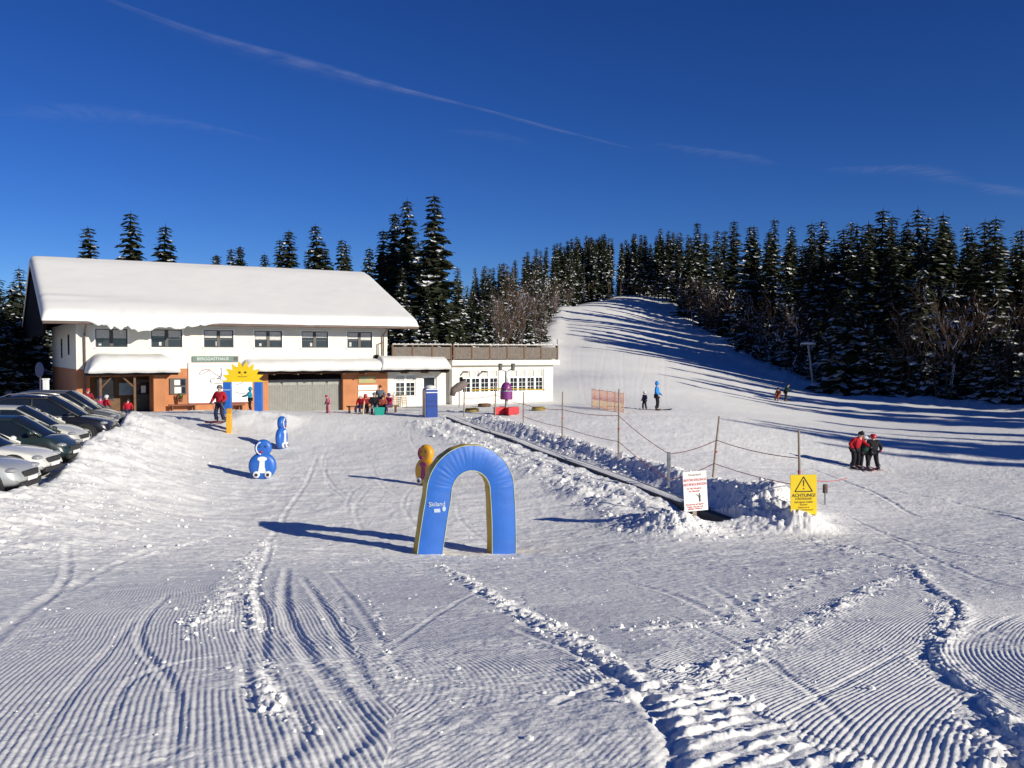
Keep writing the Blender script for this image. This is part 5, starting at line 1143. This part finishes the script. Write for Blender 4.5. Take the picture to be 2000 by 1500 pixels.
def person(loc, h, yaw, label, jacket, trousers, hat, hatkind='helmet', pose=None, child=False, boots=None, gloves=None, goggles=None, bulk=1.08):
    """standing figure 1.75 m tall facing -y before scaling; pose overrides joints"""
    r = empty('person', loc, yaw, label, 'person'); s = h / 1.75; r.scale = (s * bulk, s * bulk, s)
    J = dict(pel=(0, 0, .93), waist=(0, 0, 1.08), chest=(0, -.01, 1.30), neck=(0, -.01, 1.46), head=(0, -.03, 1.60), crown=(0, -.02, 1.69))
    for q, sg in (('l', 1), ('r', -1)):
        J.update({'hip' + q: (.10 * sg, 0, .88), 'knee' + q: (.13 * sg, -.05, .49), 'ank' + q: (.15 * sg, .0, .11), 'toe' + q: (.165 * sg, -.17, .05),
                  'sho' + q: (.19 * sg, 0, 1.41), 'elb' + q: (.29 * sg, .03, 1.15), 'wri' + q: (.27 * sg, -.12, .95)})
    if pose: J.update(pose)
    k = 1.18 if child else 1.0
    rad = dict(pel=(.15, .12), waist=(.13, .10), chest=(.16, .115), neck=.055, head=(.075 * k, .095 * k), crown=(.055 * k, .07 * k))
    for q in 'lr': rad.update({'hip' + q: .095, 'knee' + q: .062, 'ank' + q: .045, 'toe' + q: .035, 'sho' + q: .065, 'elb' + q: .046, 'wri' + q: .032})
    ED = [('pel', 'waist'), ('waist', 'chest'), ('chest', 'neck'), ('neck', 'head'), ('head', 'crown')]
    for q in 'lr': ED += [('pel', 'hip' + q), ('hip' + q, 'knee' + q), ('knee' + q, 'ank' + q), ('ank' + q, 'toe' + q), ('chest', 'sho' + q), ('sho' + q, 'elb' + q), ('elb' + q, 'wri' + q)]
    skinned('body', {n: (J[n], rad[n]) for n in J}, ED, SKIN, r)
    up = ['waist', 'pel', 'chest', 'neck', 'shol', 'elbl', 'wril', 'shor', 'elbr', 'wrir']; fat = dict(waist=(.175, .15), pel=(.18, .155), chest=(.205, .16), neck=.085, shol=.10, shor=.10, elbl=.078, elbr=.078, wril=.058, wrir=.058)
    JJ = dict(J); JJ['neck'] = tuple(Vector(J['neck']) * .7 + Vector(J['chest']) * .3)
    jk = skinned('jacket', {n: (JJ[n], fat[n]) for n in up}, [e for e in ED if e[0] in up and e[1] in up], jacket, r)
    tr = skinned('trousers', {n: (J[n], f) for n, f in (('pel', (.16, .14)), ('hipl', .115), ('kneel', .092), ('ankl', .085), ('hipr', .115), ('kneer', .092), ('ankr', .085))}, [e for e in ED if e[0] in ('pel', 'hipl', 'kneel', 'hipr', 'kneer') and e[1] in ('hipl', 'kneel', 'ankl', 'hipr', 'kneer', 'ankr')], trousers, r)
    bm_ = boots or DK
    for q in 'lr':
        a, t = Vector(J['ank' + q]), Vector(J['toe' + q]); b = MB(); b.tube([a + Vector((0, .02, .16)), a + Vector((0, .02, .02)), a + Vector((0, .0, -.06))], [.075, .07, .06], 8); b.tube([a + Vector((0, .07, -.05)), a.lerp(t, .5) + Vector((0, 0, -.03)), t + Vector((0, -.02, -.01))], [.05, .06, .042], 8); b.build('boot', bm_, r, smooth=True)
        w, e = Vector(J['wri' + q]), Vector(J['elb' + q]); d = (w - e).normalized(); sd = d.cross(Vector((0, 1, .2))).normalized(); up_ = sd.cross(d)
        g = MB(); g.tube([w - d * .03, w + d * .04, w + d * .09], [.045, .05, .042], 8)
        for i in range(4):
            o_ = sd * (-.03 + .02 * i); p0 = w + d * .08 + o_; l = (.062, .075, .072, .055)[i]; g.tube([p0, p0 + d * l * .5 - up_ * .008, p0 + d * l * .8 - up_ * .032], [.0125, .012, .009], 5)
        p0 = w + d * .03 - sd * .038; g.tube([p0, p0 + d * .035 - sd * .022, p0 + d * .065 - sd * .018 - up_ * .01], [.014, .013, .01], 5)
        g.build('glove', gloves or DK, r, smooth=True)
    hd, cr, nk = Vector(J['head']), Vector(J['crown']), Vector(J['neck']); hc = hd.lerp(cr, .35); upv = (cr - nk).normalized(); fw = Vector((0, -1, 0)); fw = (fw - upv * fw.dot(upv)).normalized(); rt = fw.cross(upv)
    f = MB(); P = lambda a, b, c: hc + rt * a + fw * b + upv * c
    f.tube([P(0, .09 * k, .0), P(0, .118 * k, -.035), P(0, .10 * k, -.045)], [.008, .016, .012], 6)
    f.build('nose', SKIN, r, smooth=True)
    for sg in (-1, 1): MB().ell(P(sg * .032, .098 * k, .0), (.012, .008, .010), 8, 6).build('eye', DK, r)
    MB().tube([P(-.025, .098 * k, -.068), P(.025, .098 * k, -.068)], .006, 4).build('mouth', mat('lips', (.40, .14, .12), .5), r)
    for sg in (-1, 1): MB().ell(P(sg * .088 * k, 0, -.01), (.014, .024, .034), 8, 6).build('ear', SKIN, r)
    q = MB()
    if hatkind == 'helmet':
        V = []; n = 16
        prof = [(.0, .168), (.06, .158), (.10, .125), (.122, .07), (.128, .02), (.122, -.03), (.11, -.05)]
        for rr_, z in prof[1:]:
            for i in range(n):
                a = 2 * math.pi * i / n; z2 = z
                if z < .03 and math.cos(a) > .35: z2 = .035
                V.append(P(rr_ * k * math.sin(a), rr_ * 1.1 * k * math.cos(a) - .01, z2 * k))
        V.append(P(0, -.01, .168 * k)); F = [(j * n + i, j * n + (i + 1) % n, (j + 1) * n + (i + 1) % n, (j + 1) * n + i) for j in range(5) for i in range(n)] + [(len(V) - 1, i, (i + 1) % n) for i in range(n)]
        q.add(V, F); q.build('helmet', hat, r, smooth=True)
    elif hatkind == 'hat':
        q.ell(P(0, -.012, .045), (.11 * k, .118 * k, .10 * k), 12, 8); q.ell(P(0, 0, .15 * k), (.035, .035, .035), 8, 6); q.build('bobble_hat', hat, r, smooth=True)
    elif hatkind == 'hood':
        q.ell(P(0, -.03, .01), (.125 * k, .115 * k, .155 * k), 12, 8); q.build('hood', hat, r, smooth=True)
    if goggles:
        g = MB(); g.tube([P(-.075 * k, .075 * k, .005), P(-.03, .112 * k, .0), P(.03, .112 * k, .0), P(.075 * k, .075 * k, .005)], .028, 8); g.build('goggles', goggles, r, smooth=True)
    return r
def at_ground(px, py, dy=0): p = GO(px, py); return p
def ski(p, yaw, off, L, m, lab_, group='skis'):
    c, s_ = math.cos(yaw), math.sin(yaw); x = p.x + off * c; y = p.y + off * s_; q = MB(); hl = L / 2
    P = [(-.045, -hl + .1), (-.035, 0), (-.04, hl), (.04, hl), (.035, 0), (.045, -hl + .1), (.03, -hl), (-.03, -hl)]
    V = [(a, b - .15, (.10 if b < -hl + .05 else .012) + dz) for dz in (0, .014) for a, b in P]; n = len(P)
    q.add(V, [tuple(range(n)), tuple(range(2 * n - 1, n - 1, -1))] + [(i, i + n, (i + 1) % n + n, (i + 1) % n) for i in range(n)])
    o = q.build('ski', m, loc=(x, y, gz(x, y) + .012)); o.rotation_euler = (0, 0, yaw); return tag(o, lab_, 'ski', group)
RJ = cloth('red_jacket', (.42, .015, .03)); NV_ = cloth('navy_trousers', (.025, .03, .075)); BKC = cloth('black_cloth', (.015, .015, .02)); GRH = mat('grey_helmet', (.15, .14, .15), .35, .1, 5); SIL = mat('silver_lens', (.55, .58, .62), .15, metal=.6); REDH = mat('red_helmet', (.45, .02, .03), .3, .1, 5)
TEAL = cloth('teal_jacket', (.02, .28, .42)); PNK = cloth('pink_suit', (.60, .22, .28)); BJ = cloth('bright_blue_jacket', (.04, .28, .75)); GRC = cloth('grey_cloth', (.16, .18, .20)); WHT = cloth('white_cloth', (.60, .62, .65)); MAG = cloth('magenta_cloth', (.42, .03, .10)); GRN = cloth('dark_green_cloth', (.015, .05, .04)); ORG = cloth('rust_cloth', (.35, .10, .04)); PUC = cloth('purple_cloth', (.12, .05, .22))
SKR = mat('red_ski', (.40, .05, .05), .4); SKB = mat('dark_ski', (.06, .06, .09), .4)
# skier in front of the piste map
p = at_ground(430, 826); yw = R(-18)
person(p, 1.76, yw, 'skier in a red jacket, navy trousers and grey helmet in front of the piste map', RJ, NV_, GRH, goggles=SIL, pose=dict(ankl=(.19, .02, .11), toel=(.21, -.15, .05), ankr=(-.19, .0, .11), toer=(-.21, -.17, .05), kneel=(.16, -.1, .49), kneer=(-.16, -.1, .49), wril=(.24, -.22, .98), wrir=(-.28, -.24, .98), elbr=(-.34, .0, 1.14)))
ski(p, yw, .19, 1.5, SKR, 'left ski under the skier in front of the piste map', 'skis of the skier in red'); ski(p, yw, -.19, 1.5, SKR, 'right ski under the skier in front of the piste map', 'skis of the skier in red')
for sg, lb in ((1, 'thin ski pole in the left hand of the skier in red'), (-1, 'thin ski pole in the right hand of the skier in red')):
    a = Vector((.25 * sg, -.30, 1.02)); b = Vector((.40 * sg, .35, .0)); rot = Matrix.Rotation(yw, 3, 'Z'); o = MB().tube([a, b], .012, 6).build('ski_pole', METAL, loc=p); o.rotation_euler = (0, 0, yw); tag(o, lb, 'ski pole', 'poles of the skier in red')
# by the porch and the cars
p = pt(250, 803, 43.5); p.z = gz(p.x, p.y) + .02; person(p, 1.10, R(20), 'child in a red jacket standing right of the parked cars by the porch post', RJ, NV_, BKC, 'hat', child=True)
p = pt(208, 800, 45.5); p.z = gz(p.x, p.y); person(p, 1.12, R(150), 'child in a red jacket with its back turned, behind the bonnet of the dark car', RJ, GRC, WHT, 'helmet', child=True)
p = pt(196, 800, 46.5); p.z = gz(p.x, p.y); person(p, 1.02, R(60), 'child in magenta beside the one in red behind the bonnet of the dark car', MAG, BKC, PUC, 'helmet', child=True)
p = pt(172, 800, 48); p.z = gz(p.x, p.y); person(p, 1.40, R(30), 'person in a dark red jacket under the left end of the porch canopy', cloth('dark_red_jacket', (.20, .015, .03)), BKC, REDH, 'hat')
# by the gate
p = pt(489, 801, 48.6); p.z = gz(p.x, p.y); person(p, 1.25, R(-70), 'child in a teal jacket half hidden by the right post of the sun gate', TEAL, BKC, TEAL, 'hood', child=True, pose=dict(wrir=(-.12, -.42, 1.12), elbr=(-.22, -.18, 1.18), wril=(.12, -.40, 1.10), elbl=(.22, -.16, 1.16)))
p = pt(641, 803, 51.5); p.z = gz(p.x, p.y); person(p, 1.02, R(-40), 'small child in a pink suit in front of the grey garage door', PNK, PNK, MAG, 'hat', child=True, boots=cloth('pink_boot', (.35, .10, .15)), pose=dict(chest=(0, -.06, 1.28), neck=(0, -.12, 1.43), head=(0, -.18, 1.56), crown=(0, -.18, 1.66)))
# group in front of the small boards
SIT = lambda dz=0.: dict(pel=(0, .05, .52), waist=(0, .04, .68), chest=(0, 0, .92), neck=(0, -.02, 1.08), head=(0, -.05, 1.22), crown=(0, -.04, 1.31), hipl=(.1, .02, .50), hipr=(-.1, .02, .50), kneel=(.15, -.42, .50), kneer=(-.15, -.42, .50), ankl=(.15, -.44, .12), ankr=(-.15, -.44, .12), toel=(.16, -.60, .05), toer=(-.16, -.60, .05), shol=(.19, .02, 1.04), shor=(-.19, .02, 1.04), elbl=(.27, -.04, .80), elbr=(-.27, -.04, .80), wril=(.16, -.26, .66), wrir=(-.16, -.26, .66))
def grp(px, py, Y, h, yw, lab_, *a, **k):
    p = pt(px, py, Y); p.z = gz(p.x, p.y); return person(p, h, R(yw), lab_, *a, **k)
grp(705, 806, 51.5, 1.38, -20, 'child in red sitting leftmost in the group in front of the small white boards', RJ, NV_, BKC, 'none', pose=SIT(), child=True)
grp(714, 805, 53, 1.32, 15, 'child in red sitting second from the left in the group by the small white boards', cloth('crimson_jacket', (.28, .02, .03)), NV_, REDH, 'hood', pose=SIT(), child=True)
grp(731, 806, 52, 1.52, 10, 'person in dark clothes sitting behind the teal crate', BKC, GRC, GRC, 'hat', pose=SIT())
grp(743, 803, 54, 1.55, -10, 'adult in a grey jacket standing behind the teal crate', GRC, BKC, cloth('brown_hair_hat', (.12, .05, .03)), 'hat')
grp(748, 805, 52.5, 1.32, 5, 'child in a brick coloured jacket sitting right behind the teal crate', cloth('brick_jacket', (.36, .08, .06)), BKC, cloth('brown_hair_hat', (.12, .05, .03)), 'hat', pose=SIT(), child=True)
grp(760, 804, 53.5, 1.42, -30, 'person in magenta and purple sitting rightmost in the group by the orange wall', MAG, PUC, PUC, 'hood', pose=SIT())
def seat_box(px, py, Y, lab_):
    p = pt(px, py, Y); p.z = gz(p.x, p.y); r = empty('bench', p, R(20), lab_, 'bench'); MB().box(-1.0, 1.0, -.15, .2, .36, .42).build('seat', BROWN, r)
    for x in (-.9, .8): MB().box(x, x + .08, -.1, .15, -.1, .359).build('leg', BROWN, r)
seat_box(712, 803, 52.6, 'low dark bench under the left half of the sitting group'); seat_box(745, 803, 53.1, 'low dark bench under the right half of the sitting group')
p = pt(741, 808, 51.2); p.z = gz(p.x, p.y); r = empty('teal_crate', p, R(12), 'teal plastic crate standing on the snow in front of the sitting group', 'crate')
TC = mat('teal_plastic', (.01, .30, .24), .45, .1, 4)
q = MB(); q.add([(-.24, -.18, 0), (.24, -.18, 0), (.24, .18, 0), (-.24, .18, 0), (-.30, -.23, .42), (.30, -.23, .42), (.30, .23, .42), (-.30, .23, .42), (-.27, -.20, .42), (.27, -.20, .42), (.27, .20, .42), (-.27, .20, .42), (-.22, -.16, .05), (.22, -.16, .05), (.22, .16, .05), (-.22, .16, .05)],
    [(3, 2, 1, 0), (0, 1, 5, 4), (1, 2, 6, 5), (2, 3, 7, 6), (3, 0, 4, 7), (4, 5, 9, 8), (5, 6, 10, 9), (6, 7, 11, 10), (7, 4, 8, 11), (8, 9, 13, 12), (9, 10, 14, 13), (10, 11, 15, 14), (11, 8, 12, 15), (12, 13, 14, 15)]); q.build('tub', TC, r)
MB().tube([(-.31, 0, .42), (-.31, -.1, .5), (-.31, .1, .5)], .012, 5).build('handle', METAL, r)
p = pt(709, 808, 51); p.z = gz(p.x, p.y); o = MB().tube([(0, 0, 0), (.05, .2, .75)], [.05, .035], 6).build('pale_stick', mat('pale_stick_wood', (.60, .48, .28), .7, .2, 5), loc=p); tag(o, 'pale wooden stick leaning against the leftmost sitting child', 'stick')
# on the slope foot
grp(1283, 801, 57.8, 1.80, 75, 'adult in a bright blue jacket and dark trousers standing at the foot of the slope', BJ, BKC, BJ, 'hood', pose=dict(toel=(.165, -.19, .05), wril=(.16, -.2, .98), wrir=(-.16, -.1, .95)), gloves=WHT)
grp(1259, 800, 57.8, 1.12, -60, 'small child in dark clothes and a pale helmet facing the adult in blue', NV_, BKC, WHT, 'helmet', child=True, pose=dict(ankl=(.24, .0, .11), toel=(.26, -.17, .05), ankr=(-.24, 0, .11), toer=(-.26, -.17, .05), kneel=(.19, -.05, .49), kneer=(-.19, -.05, .49)))
for dx, lb, Ls, pxx, pyy, yy in ((.12, 'left ski of the adult in bright blue', 1.6, 1283, 801, 75), (-.12, 'right ski of the adult in bright blue', 1.6, 1283, 801, 75), (.2, 'left ski of the small child facing the adult in blue', .9, 1259, 800, -60), (-.2, 'right ski of the small child facing the adult in blue', .9, 1259, 800, -60)):
    p = pt(pxx, pyy, 57.8); ski(p, R(yy), dx, Ls, SKB, lb, 'skis at the foot of the slope')
p = GO(1534, 784); person(p, 1.72, R(60), 'adult in dark green and black leaning over the one in rust on the far flat', GRN, BKC, BKC, 'hat', pose=dict(chest=(0, -.12, 1.26), neck=(0, -.2, 1.4), head=(0, -.26, 1.53), crown=(0, -.27, 1.62), shol=(.19, -.12, 1.36), shor=(-.19, -.12, 1.36), elbl=(.25, -.25, 1.14), elbr=(-.25, -.25, 1.14), wril=(.2, -.48, 1.0), wrir=(-.2, -.48, 1.0)))
p2 = p + Vector((-.62, .1, 0)); p2.z = gz(p2.x, p2.y); person(p2, 1.5, R(-40), 'person in rust brown crouching beside the adult in dark green on the far flat', ORG, ORG, BKC, 'hat', pose=SIT(), child=True)
# the three on the right
B3 = dict(bulk=1.28)
p = GO(1670, 915); person(p, 1.78, R(35), 'left of the three on the right, red jacket and black hat, leaning over', RJ, BKC, BKC, 'hat', **B3, pose=dict(waist=(0, .0, 1.08), chest=(0, -.10, 1.28), neck=(.03, -.16, 1.42), head=(.05, -.2, 1.55), crown=(.06, -.2, 1.64), shol=(.19, -.1, 1.38), shor=(-.19, -.1, 1.38), elbl=(.26, -.22, 1.15), wril=(.26, -.42, 1.02), wrir=(-.3, -.12, .92)))
g_ = person(GO(1688, 916), 1.52, R(-5), 'middle one of the three on the right, in dark clothes with a pale grey helmet', GRN, BKC, WHT, 'helmet', child=True, goggles=GRH, **B3)
p = GO(1705, 918); person(p, 1.66, R(190), 'right one of the three, black jacket, red helmet and magenta glove', BKC, BKC, REDH, 'helmet', gloves=MAG, **B3, pose=dict(ankl=(.22, 0, .11), toel=(.24, -.17, .05), ankr=(-.22, 0, .11), toer=(-.24, -.17, .05), kneel=(.17, -.06, .49), kneer=(-.17, -.06, .49), elbr=(-.33, .0, 1.14), wrir=(-.38, -.1, .96)))
for px, yy, lbb, m_ in ((1668, 35, 'the left one of the three', SKB), (1688, -5, 'the middle one of the three', SKR), (1706, 190, 'the right one of the three', SKR)):
    p = GO(px, 917)
    for sg, nm in ((.17, 'left ski of ' + lbb), (-.17, 'right ski of ' + lbb)): ski(p, R(yy), sg, 1.35, m_, nm, 'skis of the three on the right')

# ---------------------------------------------------------------- parked cars
TYRE = mat('tyre', (.02, .02, .02), .8, .2, 9, .3, 30); RIM = mat('alloy', (.50, .50, .52), .3, .1, 5, metal=.7); CGL = mat('car_glass', (.012, .016, .018), .04, spec=1., var=.2, scale=2); HL = mat('headlight_glass', (.30, .31, .33), .08, spec=1.); PLA = mat('black_plastic', (.025, .025, .028), .6, .2, 8); SEATM = mat('car_seat', (.03, .03, .035), .9)
def paint(name, c, metal=0.): return mat(name, c, .28, .06, 2, metal=metal, coat=.8)
def car(x, y, yaw, Lc, Wc, Hc, pm_, lab_, hood=1.0, cowl=.70, front=.52, rear=.06, rails=False, tall=1.0, name='parked_car'):
    z = -3.34; r = empty(name, (x, y, z), yaw, lab_, 'car', 'cars parked nose to the snow bank'); w = Wc / 2; bz = hood * .98
    st = [(.0, .50, .62, .78), (.02, .36, .86, .90), (.10, .26, bz, .98), (.30, .24, bz + .01, 1.), (.55, .24, bz, 1.), (cowl, .24, bz - .01, .99), (cowl + .08, .24, bz - .05, .98), (.90, .25, bz - .14, .95), (.965, .27, bz - .26, .86), (.99, .34, bz - .42, .76), (1.0, .42, .50, .68)]
    V = []; F = []; n = 14
    for fx, zl, zt, fw in st:
        X = (fx - 1) * Lc; W_ = w * fw; zm = zl + (zt - zl) * .5
        half = [(0, zl), (.75 * W_, zl), (.95 * W_, zl + .07), (W_, zm), (.985 * W_, zt - .14), (.93 * W_, zt - .03), (.86 * W_, zt + .01), (0, zt + .045)]
        ring = half + [(-a, b) for a, b in half[-2:0:-1]]; n = len(ring); V += [(X, a, b) for a, b in ring]
    for i in range(len(st) - 1):
        for j in range(n): F.append((i * n + j, (i + 1) * n + j, (i + 1) * n + (j + 1) % n, i * n + (j + 1) % n))
    F += [tuple(range(n)), tuple((len(st) - 1) * n + j for j in range(n))[::-1]]
    b = MB().add(V, F).build('body', pm_, r, smooth=True); su = b.modifiers.new('sub', 'SUBSURF'); su.levels = 1; su.render_levels = 2
    # cabin
    cs = [(rear - .03, bz, .80), (rear + .05, Hc - .12, .70), (rear + .16, Hc - .02, .72), ((rear + front) / 2 + .04, Hc, .73), (front, Hc - .03, .72), (front + (cowl - front) * .5, Hc - (Hc - bz) * .42, .75), (cowl + .03, bz + .0, .80)]
    A = []
    for fx, zt, fw in cs:
        X = (fx - 1) * Lc; lw = w * .86; tw = w * fw; A.append([(X, lw, bz - .01), (X, lw - (lw - tw) * .9, zt - .07 if zt > bz + .1 else bz), (X, tw - .10, zt), (X, 0, zt + .025), (X, -(tw - .10), zt), (X, -(lw - (lw - tw) * .9), zt - .07 if zt > bz + .1 else bz), (X, -lw, bz - .01)])
    rf = MB(); N = len(cs)
    VV = [v for a in A for v in a]; fr, fg, fb, fs, ft = [], [], [], [], []
    for i in range(N - 1):
        for j in range(6):
            f = (i * 7 + j, (i + 1) * 7 + j, (i + 1) * 7 + j + 1, i * 7 + j + 1)
            if j == 0: fs.append(f)
            elif j == 5: ft.append(f)
            elif i in (0,): fb.append(f)
            elif i in (N - 3, N - 2): fg.append(f)
            else: fr.append(f)
    def addc(mb, fl):
        us = sorted({i for f in fl for i in f}); ix = {u: k for k, u in enumerate(us)}; return mb.add([VV[u] for u in us], [tuple(ix[i] for i in f) for f in fl])
    addc(rf, fr).build('roof', pm_, r, smooth=True); addc(MB(), fg).build('windscreen', CGL, r, smooth=True); addc(MB(), fb).build('rear_window', CGL, r, smooth=True)
    for q_ in (fs, ft): addc(MB(), q_).build('side_window', CGL, r, smooth=True)
    for sg in (1, -1):
        k = 0 if sg > 0 else 6; k1 = 1 if sg > 0 else 5; k2 = 2 if sg > 0 else 4
        pl = MB(); pl.tube([A[i][k1] for i in range(N)], .028, 6); pl.tube([A[N - 1][k], A[N - 2][k1], A[N - 3][k1]], .035, 6)
        for i, q_ in ((1, .0), (3, .4)): a = Vector(A[i][k]).lerp(Vector(A[i + 1][k]), q_); c = Vector(A[i][k1]).lerp(Vector(A[i + 1][k1]), q_); pl.tube([a + Vector((0, .012 * sg, 0)), c + Vector((0, .012 * sg, 0))], [.05, .035], 6)
        pl.build('pillar', pm_ if not rails else PLA, r, smooth=True)
        MB().box((rear + .1 - 1) * Lc, (cowl - 1) * Lc, sg * w * .88 - .012, sg * w * .88 + .012, bz - .03, bz + .005).build('window_trim', RIM if rails else PLA, r)
        if rails: MB().tube([Vector(A[1][k2]) + Vector((.1, 0, .03)), Vector(A[2][k2]) + Vector((0, 0, .09)), Vector(A[3][k2]) + Vector((0, 0, .09)), Vector(A[4][k2]) + Vector((0, 0, .04))], .022, 6).build('roof_rail', RIM, r, smooth=True)
        for fx in (.20, .83):
            X = (fx - 1) * Lc; wr_ = .335; y0 = sg * (w * .985)
            MB().tube([(X, y0 - sg * .20, .36), (X, y0 + sg * .012, .36)], wr_ + .06, 24).build('wheel_arch', PLA, r)
            wh = MB().tube([(X, y0 - sg * .18, .34), (X, y0 + sg * .02, .34), (X, y0 + sg * .045, .34)], [wr_, wr_, wr_ - .03], 24).build('tyre', TYRE, r)
            q = MB(); q.tube([(X, y0 + sg * .03, .34), (X, y0 + sg * .052, .34)], .05, 10)
            for s5 in range(5):
                a = s5 * 1.2566 + .3; c, s_ = math.cos(a), math.sin(a); q.add([(X + c * .03 - s_ * .03, y0 + sg * .055, .34 + s_ * .03 + c * .03), (X + c * .03 + s_ * .03, y0 + sg * .055, .34 + s_ * .03 - c * .03), (X + c * .21 + s_ * .035, y0 + sg * .058, .34 + s_ * .21 - c * .035), (X + c * .21 - s_ * .035, y0 + sg * .058, .34 + s_ * .21 + c * .035)], [(0, 1, 2, 3)])
            P_ = [(X + .225 * math.cos(t * .2618), y0 + sg * .05, .34 + .225 * math.sin(t * .2618)) for t in range(25)]; q.tube(P_, .018, 5, False); q.build('rim', RIM, wh, smooth=False)
        h_ = MB(); h_.ell((-.05 * Lc, sg * w * .70, bz - .27), (.15, .16, .06), 14, 10); h_.build('headlight', HL, r, smooth=True)
        m_ = MB(); m_.ell(((cowl - .03 - 1) * Lc, sg * (w * 1.04), bz + .10), (.09, .10, .075), 12, 8); m_.build('mirror', pm_, r, smooth=True)
        MB().ell((-Lc + .06, sg * w * .76, bz - .12), (.09, .12, .13), 10, 8).build('tail_light', mat('tail_red', (.35, .01, .01), .2), r, smooth=True)
    MB().box(-.06, .012, -w * .45, w * .45, .48, .62).build('grille', PLA, r, bevel=.02); MB().box(-.10, .02, -w * .62, w * .62, .24, .38).build('bumper_intake', PLA, r, bevel=.03)
    MB().box(.013, .03, -.26, .26, .385, .475).build('number_plate', SIGNW, r)
    for sg in (.35, -.35):
        q = MB(); q.ell(((front - .02 - 1) * Lc, sg, bz + .1), (.10, .22, .28), 8, 6); q.ell(((front - .02 - 1) * Lc, sg, Hc - .2), (.06, .12, .09), 8, 6); q.build('seat', SEATM, r, smooth=True)
    return r
SILV = paint('silver_paint', (.50, .52, .52), .25); WHP = paint('white_paint_car', (.70, .70, .66)); DGR = paint('dark_green_paint', (.02, .035, .033)); PAL = paint('pale_silver_paint', (.62, .62, .56), .15); BLP = paint('black_paint', (.012, .012, .016)); GRP = paint('grey_paint', (.12, .125, .13), .3)
YC = R(6)
car(-11.3, 21.6, YC, 4.2, 1.75, 1.46, SILV, 'nearest parked car, silver, cut by the left edge with its front wheel showing', hood=.95)
car(-12.15, 24.4, YC, 4.3, 1.75, 1.45, WHP, 'second nearest parked car, white with a sloping windscreen', hood=.93)
car(-13.0, 27.4, YC, 4.1, 1.72, 1.50, DGR, 'third parked car from the front, dark green with tinted windows', hood=.96, cowl=.80, front=.62)
car(-14.4, 31.0, YC, 4.3, 1.75, 1.60, PAL, 'fourth parked car from the front, pale silver with dark side windows', hood=.98, cowl=.76, front=.55)
car(-15.0, 34.8, YC, 4.6, 1.85, 1.76, BLP, 'black parked estate with silver roof rails, fifth from the front', hood=1.05, rails=True, cowl=.74)
car(-16.3, 38.6, YC, 4.7, 1.85, 1.80, GRP, 'farthest parked car, dark grey, behind the one with the roof rails', hood=1.05, rails=False, cowl=.76, front=.56)
